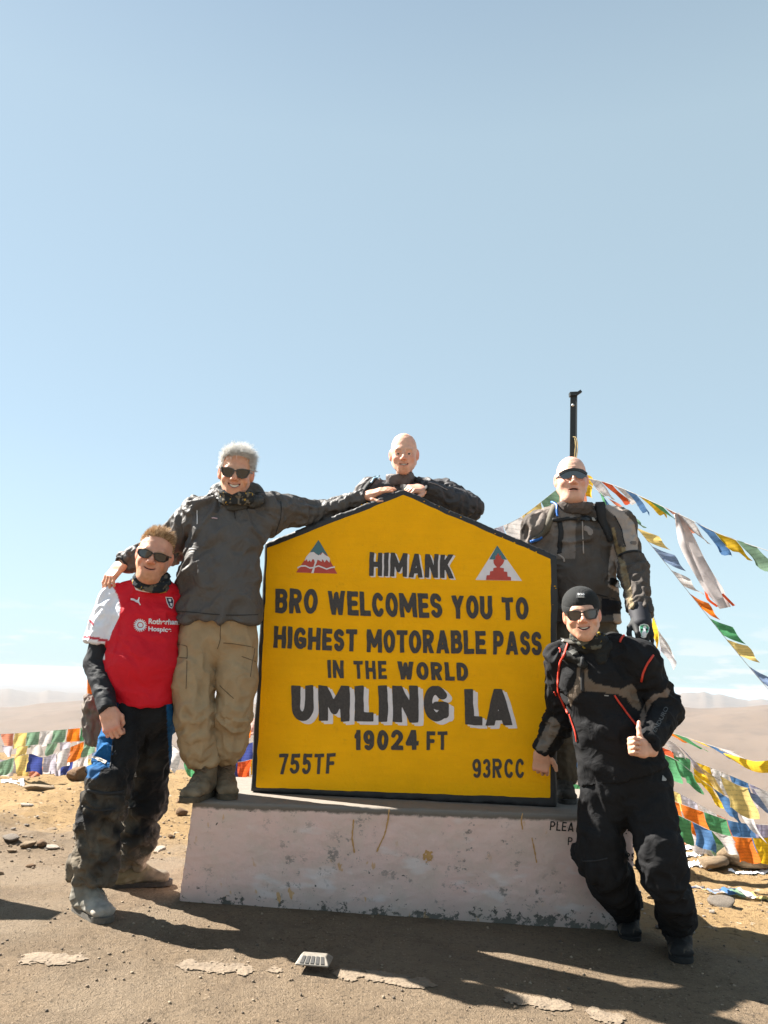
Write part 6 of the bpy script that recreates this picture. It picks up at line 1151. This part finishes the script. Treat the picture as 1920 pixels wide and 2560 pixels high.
# ------------------------------------------------------------------ E: biker in black with the beanie
def person_biker():
    sk = (.68, .37, .25); root = thing('person', 'man in black beanie and red trimmed black biker suit giving a thumbs up', 'person', gnd(1640, 2390))
    HM = rot(-13, -4, -6); ho = at(1455, 1538, 3.66); hs = .96
    V, F, C, ex = make_head(dict(skin=sk, seed=11, jaw=1.06, fat=.0, smile=.6, open=.0045, mw=.025, teeth=.0028, tz=.5, beard=((.40, .24, .15), .45), brow=(.3, .2, .13), nk=1.05))
    put_glasses(root, 'square', HM, ho, hs, brnlens, pmat('brown_frame', (.035, .026, .022), .35, var=0, bump=0)); tv, tf = ex['teeth']; obj('teeth', place(tv, HM, ho, hs), tf, teethm, root)
    # beanie in head space
    pr = [('+', Ell((0, .016, .052), (.088, .106, .088)), 0), ('&', Plane((0, 0, .034), (0, .32, -1)), 0)]; bv, bf = sdf(pr, .004, .02); bv = bv-[0, 0, 0]; NN = vnormals(bv, bf); bv = bv+NN*(.0008*np.sin(np.arctan2(bv[:, 0], -bv[:, 1])*70))[:, None]
    pr2 = [('+', Ring((0, .016, .045), (0, -.32, 1), .083, .101, .0075, tall=3.0), 0)]; rv, rf = sdf(pr2, .0035, .01); bn = obj('beanie', place(bv, HM, ho, hs), bf, pmat('beanie_knit', (.012, .013, .013), .95, var=.15, bump=.6, bscale=500), root); rb = obj('brim', place(rv, HM, ho, hs), rf, bn.data.materials[0], root); rb.parent = bn; rb.matrix_parent_inverse = Matrix.Identity(4)
    bb = BVHTree.FromPolygons([tuple(v) for v in np.concatenate([place(bv, HM, ho, hs)])], bf.tolist()); b2 = BVHTree.FromPolygons([tuple(v) for v in place(rv, HM, ho, hs)], rf.tolist()); c5 = lambda pts: crop(1300, 1430, .2532, pts)
    patch_on('beanie_label', c5([(560, 205), (640, 208), (642, 262), (562, 258)]), [bb, b2], pmat('label_cloth', (.03, .032, .034), .8), root, .003, .7); decal_text('BOB', c5([(566, 232)])[0], 17, 4.6, 1, [bb, b2], whitem, root, 'label_letters', .03, .0045)
    for dy in (243, 252): line_on('label_line', c5([(572, dy), (600, dy+1), (632, dy+2)]), [bb, b2], .0025, greym, root, .0045)
    shR, shL = at(1408, 1652, 3.82), at(1597, 1655, 3.70); elR = at(1405, 1795, 3.98); wrR = at(1357, 1878, 4.02); elL = at(1668, 1772, 3.72); wrL = at(1612, 1872, 3.47)
    neck = at(1472, 1603, 3.74); ch = at(1497, 1700, 3.76); wa = at(1530, 1830, 3.76); hi = at(1560, 1925, 3.76); hipR, hipL = at(1520, 1965, 3.78), at(1615, 1965, 3.74)
    knR, anR = at(1498, 2130, 3.78), gnd(1562, 2262, .11); knL, anL = at(1652, 2155, 3.64), gnd(1694, 2305, .12)
    hands = []; hv, hf, hc = make_hand((78, 95, 60), TH_UP, 1, .02, skin=sk, scale=.92); x = np.array([-.75, -.35, .12]); M = np.stack([nrm(x), nrm(np.cross(nrm(np.cross(nrm(x), (-.42, 0, .9))), nrm(x))), nrm(np.cross(nrm(x), (-.42, 0, .9)))], 1)
    M = np.stack([M[:, 0], M[:, 1], np.cross(M[:, 0], M[:, 1])], 1); hands.append((place(hv, M, wrL+M[:, 0]*.0), hf, hc))
    hv, hf, hc = make_hand(((40, 50, 30), (44, 54, 30), (46, 56, 30), (48, 60, 30)), [(.012, .028, -.006), (.036, .052, -.012), (.058, .066, -.016), (.078, .074, -.014)], 1, .08, skin=sk, scale=1.0); M = hand_frame(at(1350, 1935, 4.06)-wrR, (-.25, -1, .15)); hands.append((place(hv, M, wrR+M[:, 0]*.01), hf, hc))
    body(root, [(place(V, HM, ho, hs), F, C)]+hands, [Cap(neck, ch, .055, (.13, .09)), Cap(ch, hi, (.14, .10), (.14, .10)), Cap(shR, elR, .04, .035), Cap(elR, wrR, .035, .028), Cap(shL, elL, .04, .035), Cap(elL, wrL, .035, .028), Cap(hipR, knR, .06, .05), Cap(knR, at(1528, 2205, 3.88), .045, .04), Cap(at(1528, 2205, 3.88), anR, .045, .04), Cap(hipL, knL, .06, .05), Cap(knL, at(1680, 2240, 3.70), .045, .035), Cap(at(1680, 2240, 3.70), anL, .045, .035), Cap(hi, hipR, .1, .06), Cap(hi, hipL, .1, .06)], sk)
    bk = (.013, .013, .014); tn = (.155, .12, .09)
    tr = [('+', Cap(at(1545, 1890, 3.76), at(1564, 1960, 3.76), (.175, .125), (.20, .13)), 0)]+seg_chain([hipR, knR, at(1528, 2205, 3.88), anR], [(.118, .115), (.094, .10), (.086, .094), (.078, .088)], .03, flats=(0, 1))+seg_chain([hipL, knL, at(1680, 2240, 3.70), anL], [(.112, .112), (.090, .096), (.075, .084), (.070, .08)], .03, flats=(0, 1))
    tr += [('+', Cap(knR+[0, -.03, .06], knR+[0, -.02, -.07], (.10, .085), (.095, .08)), .015), ('+', Cap(knL+[0, -.03, .06], knL+[0, -.02, -.07], (.09, .08), (.085, .075)), .015)]
    c6 = lambda pts: crop(1340, 1940, .2803, pts)
    o, bt, _, _ = cloth('riding_trousers', tr, .0078, [(hipR, knR, .012, 13), (knR, anR, .020, 17), (hipL, knL, .010, 15), (knL, anL, .020, 17)], bk, root, fabm, (), 55, .006)
    patch_on('thigh_badge', c6([(1118, 45), (1125, -5), (1160, 30), (1150, 45)]), bt, greym, root, .004, .8); line_on('knee_seam', c6([(420, 760), (540, 755), (640, 730)]), bt, .006, greym if 0 else blackc, root)
    boot(root, anR, anR+[-.05, -.3, 0], .29, .054, (.02, .02, .021), (.012, .012, .012), .12, r_sh=.066); boot(root, anL, anL+[-.09, -.3, 0], .29, .054, (.02, .02, .021), (.012, .012, .012), .12, r_sh=.066)
    jk = [('+', Cap(at(1484, 1645, 3.75), ch, (.145, .095), (.178, .125)), 0), ('+', Cap(ch, wa, (.180, .128), (.162, .13)), .03), ('+', Cap(wa, hi+[0, 0, -.02], (.165, .135), (.205, .145), fb=True), .03), ('+', Cap(at(1440, 1630, 3.78), shR, .065, .080), .04), ('+', Cap(at(1545, 1625, 3.73), shL, .072, .092), .04)]
    jk += seg_chain([shR, elR, wrR], [.084, (.070, .072), .048], .03, flats=(0, 1))+seg_chain([shL, elL, wrL+(elL-wrL)*.06], [(.086, .09), (.066, .072), (.048, .052)], .03, flats=(0, 1))
    P_ = [(c5([(560, 950), (600, 925), (610, 1180), (520, 1270), (500, 1340), (470, 1210), (530, 1130), (555, 1050)]), tn), (c5([(625, 925), (668, 930), (670, 1040), (730, 1095), (870, 1130), (1000, 1155), (1100, 1100), (1150, 1160), (1150, 1200), (1200, 1330), (1180, 1370), (1110, 1330), (1060, 1250), (980, 1215), (860, 1195), (640, 1178)]), tn),
          (c5([(1180, 1520), (1190, 1400), (1240, 1290), (1320, 1210), (1410, 1190), (1455, 1140), (1480, 1170), (1470, 1230), (1380, 1235), (1300, 1290), (1250, 1400), (1215, 1520)]), (.20, .155, .125)), (c5([(300, 1420), (360, 1450), (400, 1520), (350, 1640), (250, 1780), (150, 1750), (250, 1530)]), (.17, .145, .12))]
    o, bj, _, _ = cloth('biker_jacket', jk, .0068, [(ch, hi, .009, 11), (shR, elR, .012, 14), (elR, wrR, .014, 26), (shL, elL, .010, 14), (elL, wrL, .010, 16)], bk, root, fabm, P_, 61, .005)
    cl = [('+', Ring(at(1475, 1612, 3.73), (.05, -.3, 1), .084, .080, .013, tall=2.0), 0), ('+', Cap(at(1420, 1640, 3.70), at(1455, 1660, 3.64), .025, .02), .02), ('+', Cap(at(1530, 1600, 3.74), at(1500, 1650, 3.65), .028, .02), .02)]; o2, bc, _, _ = cloth('collar', cl, .0045, [(at(1475, 1650, 3.7), at(1475, 1570, 3.7), .008, 26)], (.022, .022, .02), root, fabm, (), 7, .005)
    gaiter(root, at(1472, 1594, 3.70), (.08, -.35, 1), .072, .072, [(.02, .022, .022), (.35, .25, .03), (.10, .10, .08)], 3, .04, .012, seed=9)
    BB = [bj, bc]
    line_on('red_zip', c5([(480, 700), (440, 820), (400, 900), (385, 1030), (382, 1160), (400, 1240), (440, 1330), (480, 1395)]), BB, .010, zipm, root, .005, .003); line_on('red_zip', c5([(490, 1400), (520, 1490), (550, 1590), (565, 1680)]), BB, .007, zipm, root, .004, .002)
    line_on('red_zip', c5([(930, 1215), (960, 1265), (1020, 1350), (1090, 1450), (1145, 1515)]), BB, .008, zipm, root, .005, .003); line_on('red_piping', c5([(1075, 588), (1030, 620), (1000, 660), (985, 695)]), BB, .010, zipm, root, .005, .003); line_on('red_piping', c5([(1310, 830), (1260, 900), (1220, 990), (1200, 1075)]), BB, .010, zipm, root, .005, .003)
    line_on('front_zip', c5([(615, 850), (612, 1000), (618, 1180)]), BB, .016, blackc, root, .004, .003); line_on('red_piping', c5([(393, 755), (395, 775), (392, 797)]), BB, .006, zipm, root, .005, .002); line_on('red_piping', c5([(340, 1178), (348, 1198), (354, 1218)]), BB, .006, zipm, root, .005, .002)
    buckle = pmat('buckle_grey', (.12, .12, .11), .5); line_on('chest_strap', c5([(440, 690), (560, 700), (700, 690), (820, 700)]), BB, .020, pmat('strap_olive', (.05, .045, .035), .8), root, .008, .004)
    for q in ([(480, 800), (560, 760), (590, 790), (520, 830)], [(700, 680), (790, 700), (780, 720), (700, 700)], [(820, 560), (930, 540), (950, 570), (850, 590)], [(400, 670), (480, 680), (500, 700), (430, 690)]): patch_on('strap_buckle', c5(q), BB, buckle, root, .010, .8)
    decal_text('ENDURO', c5([(1335, 1590)])[0], 70, 10, -62, BB, pmat('sleeve_print', (.06, .06, .06), .5), root, 'sleeve_letters', .02, .003); patch_on('pocket_tab', c5([(830, 1212), (875, 1216), (872, 1226), (832, 1222)]), BB, whitem if 0 else greym, root, .004, .7)
person_biker()
